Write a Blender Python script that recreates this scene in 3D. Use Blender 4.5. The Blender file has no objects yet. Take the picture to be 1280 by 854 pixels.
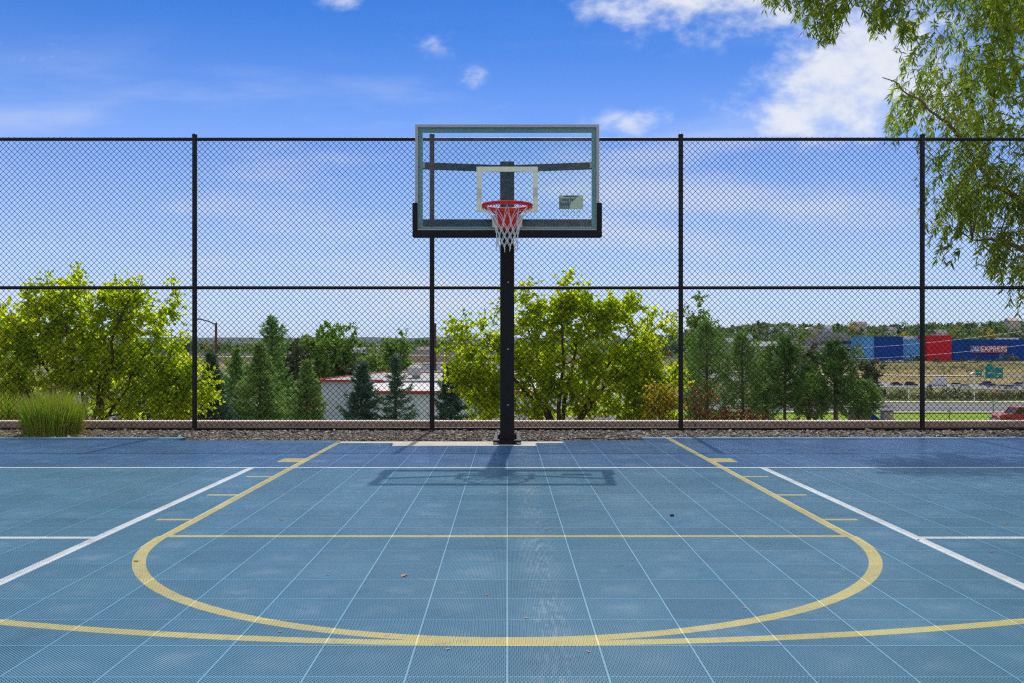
import bpy, math, random
import numpy as np
from mathutils import Vector, Matrix

RNG = np.random.default_rng(11)
random.seed(5)
scene = bpy.context.scene
COL = scene.collection
PI = math.pi

# ------------------------------------------------------------------ camera and picture <-> world
CAMZ, F, CX, HY = 0.98, 1196.0, 634.0, 439.0
def X_at(px, Y): return (px - CX) / F * Y
def Z_at(py, Y): return CAMZ - (py - HY) / F * Y
SUN_DIR = Vector((0.035, 0.785, 1.0)).normalized()

# ------------------------------------------------------------------ terrain
PR = [(-200, -.06), (12.45, -.06), (12.9, -.25), (16, -.75), (20, -1.9), (28, -4.5), (40, -6), (110, -7.2), (128, -7.5), (162, -7.7), (300, -12.9), (390, -11.8),
      (515, -4.2), (560, -3.4), (850, 19.5), (1000, 25), (1600, 30), (3000, 24), (8000, 100), (9000, 105)]
PL = [(-200, -.06), (12.45, -.06), (12.9, -.25), (16, -.75), (20, -1.9), (28, -4.5), (40, -6), (110, -6.5), (250, -6), (560, -5), (640, -1), (1200, 3), (3000, 22), (8000, 112), (9000, 118)]
PRa, PLa = np.array(PR, float), np.array(PL, float)
def sstep(a, b, x):
    t = np.clip((x - a) / (b - a), 0, 1)
    return t * t * (3 - 2 * t)
def terrain(X, Y):
    X, Y = np.asarray(X, float), np.asarray(Y, float)
    u = X / np.maximum(Y, 1.0)
    w = sstep(.08, .30, u)
    zr, zl = np.interp(Y, PRa[:, 0], PRa[:, 1]), np.interp(Y, PLa[:, 0], PLa[:, 1])
    z = zl * (1 - w) + zr * w
    far = sstep(600, 900, Y)
    z = z + far * (2.2 * np.sin(X * .011 + 1) + 1.6 * np.sin(X * .023 + Y * .004)) * np.minimum(Y / 900, 3.0)
    return z
def tz(X, Y): return float(terrain(X, Y))

# ------------------------------------------------------------------ mesh builder
class MB:
    def __init__(self):
        self.v, self.f, self.m, self.n = [], [], [], 0
    def add(self, verts, faces, mi=0):
        verts = np.asarray(verts, float).reshape(-1, 3)
        faces = np.asarray(faces, np.int64)
        self.v.append(verts); self.f.append(faces + self.n)
        self.m.append(np.full(len(faces), mi, np.int32)); self.n += len(verts)
    def box(self, c, s, rz=0.0, mi=0, R=None, taper=1.0):
        x, y, z = s[0] / 2, s[1] / 2, s[2] / 2
        V = np.array([(-x, -y, -z), (x, -y, -z), (x, y, -z), (-x, y, -z), (-x * taper, -y * taper, z), (x * taper, -y * taper, z), (x * taper, y * taper, z), (-x * taper, y * taper, z)])
        if R is None and rz:
            R = np.array(Matrix.Rotation(rz, 3, 'Z'))
        if R is not None: V = V @ np.array(R).T
        self.add(V + np.array(c), [(0, 3, 2, 1), (4, 5, 6, 7), (0, 1, 5, 4), (1, 2, 6, 5), (2, 3, 7, 6), (3, 0, 4, 7)], mi)
    def bar(self, a, b, w, h, mi=0):
        a, b = Vector(a), Vector(b)
        d = (b - a); L = d.length; d.normalize()
        up = Vector((0, 0, 1)) if abs(d.z) < .95 else Vector((0, 1, 0))
        s = d.cross(up).normalized(); t = s.cross(d)
        R = np.array([d, s, t]).T
        self.box((a + b) / 2, (L, w, h), R=R, mi=mi)
    def tube(self, pts, rad, n=6, mi=0, cap=True, closed=False):
        P = np.asarray(pts, float); k = len(P)
        r = np.broadcast_to(np.asarray(rad, float), (k,))
        if closed: T = np.roll(P, -1, 0) - np.roll(P, 1, 0)
        else: T = np.gradient(P, axis=0)
        T = T / np.maximum(np.linalg.norm(T, axis=1, keepdims=True), 1e-9)
        ref = np.array([0, 0, 1.]) if abs(T[0][2]) < .9 else np.array([0, 1., 0])
        a = np.linspace(0, 2 * PI, n, endpoint=False)
        V = np.zeros((k, n, 3)); s = None
        for i in range(k):
            if s is None: s = np.cross(T[i], ref)
            else: s = s - T[i] * np.dot(s, T[i])
            s = s / max(np.linalg.norm(s), 1e-9); t = np.cross(T[i], s)
            V[i] = P[i] + r[i] * (np.cos(a)[:, None] * s + np.sin(a)[:, None] * t)
        i, j = np.meshgrid(np.arange(k if closed else k - 1), np.arange(n), indexing='ij')
        i2, j2 = (i + 1) % k, (j + 1) % n
        self.add(V.reshape(-1, 3), np.stack([i * n + j, i * n + j2, i2 * n + j2, i2 * n + j], -1).reshape(-1, 4), mi)
        if cap and not closed and n == 4:
            b = self.n - k * n
            self.f.append(np.array([[b + 3, b + 2, b + 1, b], [b + (k - 1) * n + q for q in range(4)]])); self.m.append(np.full(2, mi, np.int32))
        elif cap and not closed:
            for e, rev in ((0, True), (k - 1, False)):
                c = P[e]; ring = V[e]
                fs = [(0, 1 + (q + 1) % n, 1 + q) if rev else (0, 1 + q, 1 + (q + 1) % n) for q in range(n)]
                self.add(np.vstack([c, ring]), fs, mi)
    def cyl(self, c, r, h, n=16, mi=0, axis='Z', r2=None):
        d = {'Z': (0, 0, 1), 'X': (1, 0, 0), 'Y': (0, 1, 0)}[axis]
        c = np.array(c, float); d = np.array(d, float) * h / 2
        self.tube([c - d, c + d], [r, r if r2 is None else r2], n, mi)
    def prism(self, prof, y0, y1, mi=0, axis='Y'):      # prof in (x,z), extruded along y
        k = len(prof)
        def p3(p, y): return (p[0], y, p[1]) if axis == 'Y' else (y, p[0], p[1])
        V = [p3(p, y0) for p in prof] + [p3(p, y1) for p in prof]
        self.add(V, [(i, (i + 1) % k, k + (i + 1) % k, k + i) for i in range(k)], mi)
        for o in (0, k):
            cen = np.mean(np.array(V[o:o + k]), 0)
            self.add(np.vstack([cen, V[o:o + k]]), [(0, 1 + i, 1 + (i + 1) % k) for i in range(k)], mi)
    def leaves(self, P, D, N, L, W, fold=.12, mi=0):
        P, D, N = (np.asarray(q, float) for q in (P, D, N))
        n = len(P)
        if n == 0: return
        D = D / np.maximum(np.linalg.norm(D, axis=1, keepdims=True), 1e-9)
        S = np.cross(D, N); S /= np.maximum(np.linalg.norm(S, axis=1, keepdims=True), 1e-9)
        U = np.cross(S, D)
        L = np.broadcast_to(np.asarray(L, float), (n,))[:, None]; W = np.broadcast_to(np.asarray(W, float), (n,))[:, None]
        V = np.stack([P, P + D * L * .42 + S * W / 2 + U * W * fold, P + D * L, P + D * L * .42 - S * W / 2 + U * W * fold], 1)
        self.add(V.reshape(-1, 3), np.arange(4 * n).reshape(n, 4), mi)
    def build(self, name, mats, parent=None, loc=None, smooth=False):
        if not isinstance(mats, (list, tuple)): mats = [mats]
        me = bpy.data.meshes.new(name)
        V = np.concatenate(self.v) if self.v else np.zeros((0, 3))
        sizes = np.concatenate([np.full(len(f), f.shape[1], np.int32) for f in self.f])
        loops = np.concatenate([f.ravel() for f in self.f]).astype(np.int32)
        starts = np.concatenate([[0], np.cumsum(sizes)[:-1]]).astype(np.int32)
        me.vertices.add(len(V)); me.vertices.foreach_set('co', V.astype(np.float32).ravel())
        me.loops.add(len(loops)); me.loops.foreach_set('vertex_index', loops)
        me.polygons.add(len(sizes)); me.polygons.foreach_set('loop_start', starts)
        try: me.polygons.foreach_set('loop_total', sizes)
        except Exception: pass
        me.polygons.foreach_set('material_index', np.concatenate(self.m))
        me.polygons.foreach_set('use_smooth', np.full(len(sizes), bool(smooth)))
        me.update(calc_edges=True)
        for m in mats: me.materials.append(m)
        o = bpy.data.objects.new(name, me); COL.objects.link(o)
        if parent is not None: o.parent = parent
        if loc is not None: o.location = loc
        return o

def thing(name, label, cat, loc=(0, 0, 0), rz=0.0, group=None):
    o = bpy.data.objects.new(name, None); COL.objects.link(o)
    o.location = loc; o.rotation_euler = (0, 0, rz); o.empty_display_size = .2
    return tag(o, label, cat, group)
def tag(o, label=None, cat=None, group=None, kind=None):
    if label: o['label'] = label
    if cat: o['category'] = cat
    if group: o['group'] = group
    if kind: o['kind'] = kind
    return o
def copy_tree(o, parent=None):
    c = o.copy(); COL.objects.link(c)
    if parent is not None: c.parent = parent
    for ch in list(o.children): copy_tree(ch, c)
    return c

# ------------------------------------------------------------------ materials
class NT:
    def __init__(self, name):
        self.mat = bpy.data.materials.new(name); self.mat.use_nodes = True
        self.t = self.mat.node_tree; self.t.nodes.clear()
    def n(self, typ, **kw):
        nd = self.t.nodes.new(typ)
        for k, v in kw.items(): setattr(nd, k, v)
        return nd
    def put(self, sock, val):
        if hasattr(val, 'default_value') and hasattr(val, 'is_output'): self.t.links.new(val, sock)
        else:
            if isinstance(val, (tuple, list)) and len(val) == 3 and sock.type == 'RGBA': val = (*val, 1)
            sock.default_value = val
    def m(self, op, a, b=None, c=None, clamp=False):
        nd = self.n('ShaderNodeMath', operation=op, use_clamp=clamp)
        self.put(nd.inputs[0], a)
        if b is not None: self.put(nd.inputs[1], b)
        if c is not None: self.put(nd.inputs[2], c)
        return nd.outputs[0]
    def mix(self, fac, a, b, blend='MIX'):
        nd = self.n('ShaderNodeMix', data_type='RGBA', blend_type=blend)
        self.put(nd.inputs[0], fac); self.put(nd.inputs[6], a); self.put(nd.inputs[7], b)
        return nd.outputs[2]
    def coord(self, which='Object'): return self.n('ShaderNodeTexCoord').outputs[which]
    def noise(self, vec, scale, detail=3, rough=.55, dim='3D'):
        nd = self.n('ShaderNodeTexNoise', noise_dimensions=dim)
        self.put(nd.inputs['Vector'], vec)
        nd.inputs['Scale'].default_value = scale; nd.inputs['Detail'].default_value = detail; nd.inputs['Roughness'].default_value = rough
        return nd.outputs['Fac']
    def ramp(self, fac, stops, interp='LINEAR'):
        nd = self.n('ShaderNodeValToRGB'); nd.color_ramp.interpolation = interp
        el = nd.color_ramp.elements
        while len(el) < len(stops): el.new(.5)
        for e, (p, c) in zip(el, stops):
            e.position = p; e.color = (*c, 1) if len(c) == 3 else c
        self.put(nd.inputs[0], fac)
        return nd.outputs[0]
    def smooth(self, x, a, b):
        nd = self.n('ShaderNodeMapRange', interpolation_type='SMOOTHSTEP')
        self.put(nd.inputs[0], x); nd.inputs[1].default_value = a; nd.inputs[2].default_value = b
        return nd.outputs[0]
    def bump(self, h, strength=.3, dist=.01):
        nd = self.n('ShaderNodeBump'); nd.inputs['Strength'].default_value = strength; nd.inputs['Distance'].default_value = dist
        self.put(nd.inputs['Height'], h); return nd.outputs[0]
    def principled(self, color, rough=.6, metal=0.0, spec=.5, normal=None, **kw):
        nd = self.n('ShaderNodeBsdfPrincipled')
        self.put(nd.inputs['Base Color'], color); self.put(nd.inputs['Roughness'], rough)
        nd.inputs['Metallic'].default_value = metal; nd.inputs['Specular IOR Level'].default_value = spec
        if normal is not None: self.put(nd.inputs['Normal'], normal)
        return nd.outputs[0]
    def out(self, sh, vol=None):
        o = self.n('ShaderNodeOutputMaterial')
        if sh is not None: self.t.links.new(sh, o.inputs[0])
        if vol is not None: self.t.links.new(vol, o.inputs[1])
        return self.mat

def paint(name, col, rough=.5, metal=0.0, var=.18, scale=6.0, bump=0.0, spec=.5):
    """plain coated or mineral surface with a little mottling"""
    t = NT(name); co = t.coord()
    n = t.noise(co, scale, 5, .6)
    a, b = [tuple(max(0, c * (1 + s * var)) for c in col) for s in (-1, 1)]
    c = t.ramp(n, [(.3, a), (.7, b)])
    nm = t.bump(t.noise(co, scale * 12, 3), bump, .01) if bump else None
    r = t.m('MULTIPLY_ADD', n, .25, rough - .12, clamp=True)
    return t.out(t.principled(c, r, metal, spec, nm))

def leafmat(name, stops, trans=.45, rough=.5, spec=.3):
    t = NT(name)
    g = t.n('ShaderNodeNewGeometry').outputs['Random Per Island']
    co = t.coord()
    n = t.noise(co, 1.3, 2)
    f = t.m('ADD', t.m('MULTIPLY', g, .7), t.m('MULTIPLY', t.m('SUBTRACT', n, .35), .6), clamp=True)
    c = t.ramp(f, stops)
    p = t.principled(c, rough, 0, spec)
    tr = t.n('ShaderNodeBsdfTranslucent'); t.put(tr.inputs[0], t.mix(1.0, c, (1.06, 1.08, .5), 'MULTIPLY'))
    mx = t.n('ShaderNodeMixShader'); mx.inputs[0].default_value = trans
    t.t.links.new(p, mx.inputs[1]); t.t.links.new(tr.outputs[0], mx.inputs[2])
    return t.out(mx.outputs[0])

M = {}
M['black_metal'] = paint('black_coated_metal', (.006, .006, .007), .5, 0, .2, 9, spec=.3)
M['black_pole'] = paint('black_pole_paint', (.004, .004, .005), .5, 0, .3, 5, .05, spec=.25)
M['vinyl'] = paint('black_vinyl_wire', (.007, .008, .008), .55, 0, .15, 9, spec=.25)
M['pad'] = paint('black_foam_padding', (.010, .010, .014), .75, 0, .2, 12, .1, spec=.25)
M['alu'] = paint('brushed_aluminium', (.36, .37, .36), .45, .3, .08, 12)
M['steel'] = paint('galvanised_steel', (.5, .5, .48), .42, .8, .15, 25)
M['teal'] = paint('teal_glass_border', (.085, .225, .225), .35, 0, .12, 7)
M['brace'] = paint('dark_brace_paint', (.014, .024, .027), .55, 0, .3, 14, spec=.2)
M['rim'] = paint('red_rim_paint', (.70, .022, .016), .4, 0, .12, 14)
M['net'] = paint('white_net_cord', (.62, .63, .62), .8, 0, .15, 40)
M['concrete'] = paint('pale_concrete', (.50, .47, .41), .85, 0, .2, 2.5, .25)
M['kerb'] = paint('pink_tan_block', (.46, .31, .24), .85, 0, .25, 6, .3)
M['white_wall'] = paint('grey_white_stucco', (.58, .63, .77), .8, 0, .05, 1.5, .1)
M['white_roof'] = paint('white_roof_membrane', (.52, .52, .51), .75, 0, .14, .6)
M['grey_roof'] = paint('grey_roof_membrane', (.33, .325, .315), .8, 0, .12, .6)
M['red_trim'] = paint('red_trim_paint', (.50, .022, .02), .45, 0, .08, 2)
M['tan_wall'] = paint('tan_block_wall', (.46, .33, .25), .85, 0, .12, .15)
M['tan_roof'] = paint('tan_flat_roof', (.58, .50, .42), .85, 0, .12, .1)
M['grey_wall'] = paint('grey_panel_wall', (.27, .25, .26), .8, 0, .12, .2)
M['beige_wall'] = paint('beige_siding', (.55, .47, .38), .8, 0, .1, .2)
M['brown_roof'] = paint('brown_shingle_roof', (.20, .16, .14), .9, 0, .2, .4)
M['slate_roof'] = paint('slate_shingle_roof', (.22, .24, .27), .9, 0, .2, .4)
M['navy_wall'] = paint('navy_metal_cladding', (.001, .055, .33), .7, 0, .12, .1, spec=.12)
M['mid_blue'] = paint('bright_blue_cladding', (.03, .17, .52), .7, 0, .1, .1, spec=.15)
M['sunlit_blue'] = paint('sunlit_blue_cladding', (.11, .36, .80), .7, 0, .08, .1, spec=.15)  # walls turned to the sun: sunlight put into a paler blue
M['red_wall'] = paint('red_metal_cladding', (.66, .008, .02), .7, 0, .08, .1, spec=.15)
M['sign_red'] = paint('sign_face_red', (.55, .03, .05), .5, 0, .05, 1)
M['white'] = paint('white_paint', (.78, .78, .78), .45, 0, .04, 3)
M['sign_green'] = paint('sign_green_sheet', (.0, .27, .19), .45, 0, .05, 1)
M['sign_blue'] = paint('sign_blue_sheet', (.03, .10, .42), .45, 0, .05, 1)
M['glass_dark'] = paint('dark_window_glass', (.02, .025, .03), .12, 0, .1, 2, spec=.8)
M['tyre'] = paint('black_tyre_rubber', (.02, .02, .02), .8, 0, .1, 9)
M['bark'] = paint('red_brown_bark', (.085, .05, .036), .9, 0, .35, 9, .6)
M['bark_grey'] = paint('grey_brown_bark', (.11, .085, .065), .9, 0, .35, 7, .6)
M['bark_willow'] = paint('ochre_willow_bark', (.19, .115, .055), .9, 0, .35, 5, .6)
M['wood_pole'] = paint('brown_timber_pole', (.13, .07, .05), .85, 0, .2, 3, .3)
M['asphalt'] = paint('grey_asphalt', (.115, .115, .125), .9, 0, .2, .12, .1)
M['highway'] = paint('worn_grey_highway', (.20, .195, .20), .9, 0, .15, .05)
M['pavement'] = paint('pale_pavement', (.5, .46, .38), .9, 0, .12, .2)
M['line_paint'] = paint('white_road_paint', (.7, .7, .68), .7, 0, .1, 1)

M['maple_leaf'] = leafmat('yellow_green_leaf', [(.0, (.26, .40, .016)), (.35, (.47, .60, .02)), (.75, (.70, .76, .022)), (1.0, (.86, .66, .03))], .78)
M['willow_leaf'] = leafmat('willow_leaf', [(.0, (0.110, 0.198, 0.022)), (.5, (0.231, 0.341, 0.029)), (.85, (0.462, 0.528, 0.033)), (1.0, (0.682, 0.572, 0.044))], .58)
M['spruce_needle'] = leafmat('blue_spruce_needle', [(.0, (0.065, 0.143, 0.107)), (.6, (0.126, 0.250, 0.185)), (1.0, (0.232, 0.373, 0.250))], .15)
M['spruce_green'] = leafmat('green_spruce_needle', [(.0, (0.138, 0.254, 0.092)), (.6, (0.278, 0.440, 0.130)), (1.0, (0.601, 0.740, 0.185))], .22)
M['pine_needle'] = leafmat('pine_needle', [(.0, (0.098, 0.216, 0.064)), (.6, (0.200, 0.366, 0.089)), (1.0, (0.446, 0.625, 0.158))], .25)
M['pine_dark'] = leafmat('dark_pine_needle', [(.0, (0.054, 0.134, 0.039)), (.6, (0.116, 0.248, 0.054)), (1.0, (0.267, 0.447, 0.089))], .2)
M['poplar_leaf'] = leafmat('poplar_leaf', [(.0, (0.102, 0.203, 0.041)), (.5, (0.192, 0.337, 0.054)), (1.0, (0.383, 0.517, 0.090))], .35)
M['yellow_leaf'] = leafmat('yellow_shrub_leaf', [(.0, (.22, .24, .02)), (.5, (.50, .40, .02)), (1.0, (.68, .46, .03))], .45)
M['rust_leaf'] = leafmat('rust_dry_leaf', [(.0, (.13, .06, .03)), (.5, (.25, .11, .045)), (1.0, (.36, .2, .09))], .3)
M['red_leaf'] = leafmat('red_brown_leaf', [(.0, (.13, .03, .02)), (.5, (.24, .06, .03)), (1.0, (.36, .16, .06))], .3)
M['far_leaf'] = leafmat('distant_tree_leaf', [(.0, (0.075, 0.152, 0.049)), (.5, (0.165, 0.276, 0.075)), (.85, (0.303, 0.412, 0.111)), (1.0, (0.686, 0.603, 0.137))], .3)
M['olive_leaf'] = leafmat('olive_shrub_leaf', [(.0, (.05, .07, .03)), (.6, (.10, .12, .05)), (1.0, (.18, .19, .08))], .25)
M['blade'] = leafmat('green_grass_blade', [(.0, (.12, .27, .02)), (.5, (.26, .46, .03)), (.8, (.44, .56, .05)), (1.0, (.66, .54, .18))], .5)
M['blade_dry'] = leafmat('tan_grass_blade', [(.0, (.22, .15, .06)), (.5, (.36, .25, .11)), (1.0, (.5, .36, .18))], .4)
M['dead_leaf'] = leafmat('dry_brown_leaf', [(.0, (.16, .06, .025)), (.5, (.34, .14, .05)), (1.0, (.5, .3, .12))], .2)

# ------------------------------------------------------------------ world: sky with drifting clouds
def make_world():
    w = bpy.data.worlds.new('World'); scene.world = w; w.use_nodes = True
    t = NT.__new__(NT); t.t = w.node_tree; t.t.nodes.clear()
    sky = t.n('ShaderNodeTexSky', sky_type='NISHITA', sun_disc=False)
    sky.sun_elevation = math.asin(SUN_DIR.z); sky.sun_rotation = math.atan2(SUN_DIR.x, SUN_DIR.y)
    sky.altitude = SKY_ALT; sky.air_density = SKY_AIR; sky.dust_density = SKY_DUST; sky.ozone_density = SKY_OZONE
    d = t.coord('Generated')
    sep = t.n('ShaderNodeSeparateXYZ'); t.t.links.new(d, sep.inputs[0])
    up = sep.outputs[2]
    clear = t.mix(1.0, sky.outputs[0], t.mix(t.smooth(up, .36, .62), (.55, 1.16, 1.74), (.85, 1.05, 1.3)), 'MULTIPLY')
    veil = t.m('POWER', t.m('SUBTRACT', 1.0, t.m('DIVIDE', up, .34), clamp=True), 1.5)      # thin bright haze low in the sky
    clear = t.mix(veil, clear, (7.3, 8.3, 9.8))
    yy = t.m('MAXIMUM', sep.outputs[1], .05)
    u, v = t.m('DIVIDE', sep.outputs[0], yy), t.m('DIVIDE', sep.outputs[2], yy)
    com = t.n('ShaderNodeCombineXYZ'); t.put(com.inputs[0], u); t.put(com.inputs[1], t.m('MULTIPLY', v, 1.5)); com.inputs[2].default_value = 3.7
    n1 = t.noise(com.outputs[0], 6.0, 9, .6)
    com2 = t.n('ShaderNodeCombineXYZ'); t.put(com2.inputs[0], t.m('MULTIPLY', u, .45)); t.put(com2.inputs[1], t.m('MULTIPLY', v, 2.2)); com2.inputs[2].default_value = 1.3
    n2 = t.noise(com2.outputs[0], 7.0, 6, .55)
    total = None
    for (px, py, rx, ry, k) in CLOUDS:
        a = t.m('DIVIDE', t.m('SUBTRACT', u, (px - CX) / F), rx / F)
        b = t.m('DIVIDE', t.m('SUBTRACT', v, (HY - py) / F), ry / F)
        r2 = t.m('ADD', t.m('MULTIPLY', a, a), t.m('MULTIPLY', b, b))
        e = t.m('MULTIPLY', t.m('EXPONENT', t.m('MULTIPLY', r2, -.7)), k)
        total = e if total is None else t.m('ADD', total, e)
    n1b = t.noise(com.outputs[0], 24.0, 8, .62)
    dens = t.m('ADD', total, t.m('ADD', t.m('MULTIPLY', t.m('SUBTRACT', n1, .5), 1.9), t.m('MULTIPLY', t.m('SUBTRACT', n1b, .5), 1.3)))
    mask = t.smooth(dens, .22, 1.5)
    mask = t.m('MULTIPLY', mask, t.smooth(total, .04, .40))
    # thin high streaks
    streak = t.m('MULTIPLY', t.smooth(n2, .45, .72), t.smooth(v, .38, .12))
    mask = t.m('MAXIMUM', t.m('MULTIPLY', mask, t.m('MULTIPLY_ADD', t.smooth(n1b, .3, .65), .35, .60)), t.m('MULTIPLY', streak, .55), clamp=True)
    front = t.smooth(sep.outputs[1], .05, .2)
    mask = t.m('MULTIPLY', mask, front)
    c = t.mix(mask, clear, CLOUD_COL)
    # unseen broken cloud added overhead and behind the camera for white fill light
    n3 = t.noise(d, 2.2, 6, .6)
    rest = t.m('MAXIMUM', t.m('SUBTRACT', 1.0, front), t.smooth(up, .5, .62))
    c = t.mix(t.m('MULTIPLY', t.m('MULTIPLY', t.smooth(n3, .42, .58), rest), .9), c, (10.5, 10.4, 10.2))
    bg = t.n('ShaderNodeBackground'); t.put(bg.inputs[0], c); bg.inputs[1].default_value = SKY_STRENGTH
    o = t.n('ShaderNodeOutputWorld'); t.t.links.new(bg.outputs[0], o.inputs[0])
SKY_ALT, SKY_AIR, SKY_OZONE, SKY_DUST, SKY_STRENGTH = 1800, .6, 6.0, 0.0, .1
CLOUD_COL = (8.3, 8.6, 9.2)
CLOUDS = [(850, -12, 120, 50, 1.0), (960, -5, 60, 30, .8), (1090, 65, 75, 60, 1.1), (1035, 100, 75, 45, .95), (975, 130, 64, 30, .75), (1000, 160, 60, 20, .5), (540, 52, 46, 26, .42), (592, 97, 20, 14, .5), (432, 4, 36, 12, .6),
          (815, 152, 75, 18, .55), (1180, 140, 80, 40, .7), (820, 205, 90, 26, .45), (40, 75, 60, 30, .3), (700, -120, 240, 60, .8), (1400, 60, 160, 80, .9), (-300, 120, 200, 60, .8)]
make_world()
sun = bpy.data.lights.new('sun', 'SUN'); sun.energy = 4.2; sun.angle = math.radians(.55); sun.color = (1.0, .955, .88)
so = bpy.data.objects.new('sun', sun); COL.objects.link(so); so.location = (0, 30, 40)
so.rotation_euler = (-SUN_DIR).to_track_quat('-Z', 'Y').to_euler()

cam = bpy.data.cameras.new('camera'); co = bpy.data.objects.new('camera', cam); COL.objects.link(co)
cam.sensor_width = 36; cam.lens = 36 * F / 1280; cam.shift_x = 6 / 1280; cam.shift_y = 12 / 1280
cam.clip_start = .05; cam.clip_end = 30000
co.location = (0, 0, CAMZ); co.rotation_euler = (PI / 2, 0, 0); scene.camera = co
vs = scene.view_settings
scene.display_settings.display_device = 'sRGB'
vs.view_transform = 'Standard'; vs.look = 'None'; vs.gamma = 1.0; vs.use_curve_mapping = False; vs.exposure = 0.0
cy = scene.cycles
DENOISE = False
cy.max_bounces = 10; cy.transparent_max_bounces = 24; cy.diffuse_bounces = 8; cy.glossy_bounces = 3; cy.transmission_bounces = 6; cy.volume_bounces = 0
cy.sample_clamp_indirect = 4.0; cy.caustics_reflective = False; cy.caustics_refractive = False
cy.use_denoising = DENOISE
if DENOISE: cy.denoiser = 'OPENIMAGEDENOISE'; cy.denoising_input_passes = 'RGB_ALBEDO_NORMAL'; cy.denoising_prefilter = 'ACCURATE'
scene.render.film_transparent = False
cy.filter_width = 1.2

# ------------------------------------------------------------------ ground sheet
def ground_material():
    t = NT('ground_soil_and_grass'); g = t.n('ShaderNodeNewGeometry').outputs['Position']
    sep = t.n('ShaderNodeSeparateXYZ'); t.put(sep.inputs[0], g)
    x, y = sep.outputs[0], sep.outputs[1]
    n_big = t.noise(g, .02, 5); n_mid = t.noise(g, .3, 5); n_fine = t.noise(g, 9, 4)
    n_scrub = t.noise(g, .09, 6, .65)
    mulch = t.ramp(n_fine, [(.3, (.10, .07, .05)), (.5, (.19, .14, .10)), (.7, (.30, .24, .18))])
    grass = t.ramp(n_mid, [(.3, (.12, .20, .014)), (.6, (.20, .30, .02)), (.8, (.32, .34, .05))])
    dry = t.ramp(n_scrub, [(.30, (.09, .085, .04)), (.42, (.18, .145, .06)), (.52, (.30, .225, .095)), (.62, (.21, .18, .07)), (.75, (.12, .13, .045))])
    brush = t.ramp(n_scrub, [(.3, (.05, .07, .025)), (.5, (.12, .13, .04)), (.65, (.28, .22, .10)), (.8, (.36, .28, .13))])
    far = t.ramp(n_big, [(.3, (.035, .055, .03)), (.5, (.055, .075, .04)), (.62, (.10, .10, .06)), (.75, (.04, .06, .035))])
    yj = t.m('ADD', y, t.m('MULTIPLY', t.m('SUBTRACT', n_scrub, .5), 14.0))
    yj2 = t.m('ADD', y, t.m('MULTIPLY', t.m('SUBTRACT', n_mid, .5), 3.0))
    def step(v, at, w): return t.smooth(v, at - w, at + w)
    c = t.mix(step(yj2, 32, 3), mulch, grass)
    c = t.mix(step(yj, 168, 3), c, brush)
    c = t.mix(step(yj, 385, 6), c, dry)
    c = t.mix(step(yj, 455, 12), c, t.mix(.25, brush, (.20, .135, .075)))
    c = t.mix(step(yj, 580, 20), c, far)
    return t.out(t.principled(c, .95, 0, .1, t.bump(n_fine, .4, .02)))
def make_ground():
    ys = [-200, -80, -30, -10, 0, 6, 10, 12.45, 12.9, 14, 16, 18, 20, 24, 28, 33, 40, 55, 70, 90, 110, 128, 145, 162, 190, 220, 260, 300, 340, 390, 430, 470, 515, 560, 600, 640, 690, 740, 795, 850, 900, 950, 1000, 1080, 1200, 1400, 1600,
          1900, 2300, 3000, 3700, 4500, 5500, 6700, 8000, 9000]
    us = np.concatenate([np.linspace(-6, -1.2, 10), np.linspace(-1.1, 1.1, 111), np.linspace(1.2, 6, 10)])
    V = []
    for y in ys:
        xs = us * max(y, 14.0) if y > 14 else us * 14.0
        if y < 0: xs = us * (14.0 + abs(y))
        V.append(np.stack([xs, np.full_like(xs, y), terrain(xs, y)], 1))
    k = len(us)
    i, j = np.meshgrid(np.arange(len(ys) - 1), np.arange(k - 1), indexing='ij')
    b = MB(); b.add(np.concatenate(V), np.stack([i * k + j, i * k + j + 1, (i + 1) * k + j + 1, (i + 1) * k + j], -1).reshape(-1, 4))
    tag(b.build('ground', ground_material()), kind='structure')
make_ground()

def strip(name, mat, pts, width, dz=.12, kind='structure', n=60):
    """a road laid over the terrain along (X, Y) points"""
    P = np.array(pts, float)
    s = np.linspace(0, len(P) - 1, n)
    X = np.interp(s, np.arange(len(P)), P[:, 0]); Y = np.interp(s, np.arange(len(P)), P[:, 1])
    T = np.gradient(np.stack([X, Y], 1), axis=0); T /= np.linalg.norm(T, axis=1, keepdims=True)
    N = np.stack([-T[:, 1], T[:, 0]], 1)
    m = 7; V = []
    for q in np.linspace(-.5, .5, m):
        x, y = X + N[:, 0] * q * width, Y + N[:, 1] * q * width
        V.append(np.stack([x, y, terrain(x, y) + dz], 1))
    V = np.stack(V, 1).reshape(-1, 3)
    i, j = np.meshgrid(np.arange(n - 1), np.arange(m - 1), indexing='ij')
    b = MB(); b.add(V, np.stack([i * m + j, (i + 1) * m + j, (i + 1) * m + j + 1, i * m + j + 1], -1).reshape(-1, 4))
    return tag(b.build(name, mat), kind=kind)
strip('road', M['asphalt'], [(-300, 150), (0, 146), (160, 144), (300, 146)], 25)
strip('road_line', M['line_paint'], [(-300, 150.4), (0, 146.4), (160, 144.4), (300, 146.4)], .35, .2)
strip('pavement', M['pavement'], [(-300, 165), (0, 161), (160, 159), (300, 161)], 3.0, .22)
strip('near_pavement', M['pavement'], [(-300, 135), (0, 131), (160, 129), (300, 131)], 1.6, .22)
strip('highway', M['highway'], [(-60, 470), (100, 392), (150, 365), (190, 345), (300, 310)], 40)
strip('highway_line', M['line_paint'], [(-60, 470), (100, 392), (150, 365), (190, 345), (300, 310)], .8, .3)
strip('dirt_track', M['pavement'], [(60, 440), (140, 425), (200, 418), (320, 410)], 3.5, .3)
strip('parking_lot', M['asphalt'], [(-75, 76), (-20, 76), (26, 76)], 66, .1)

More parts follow.
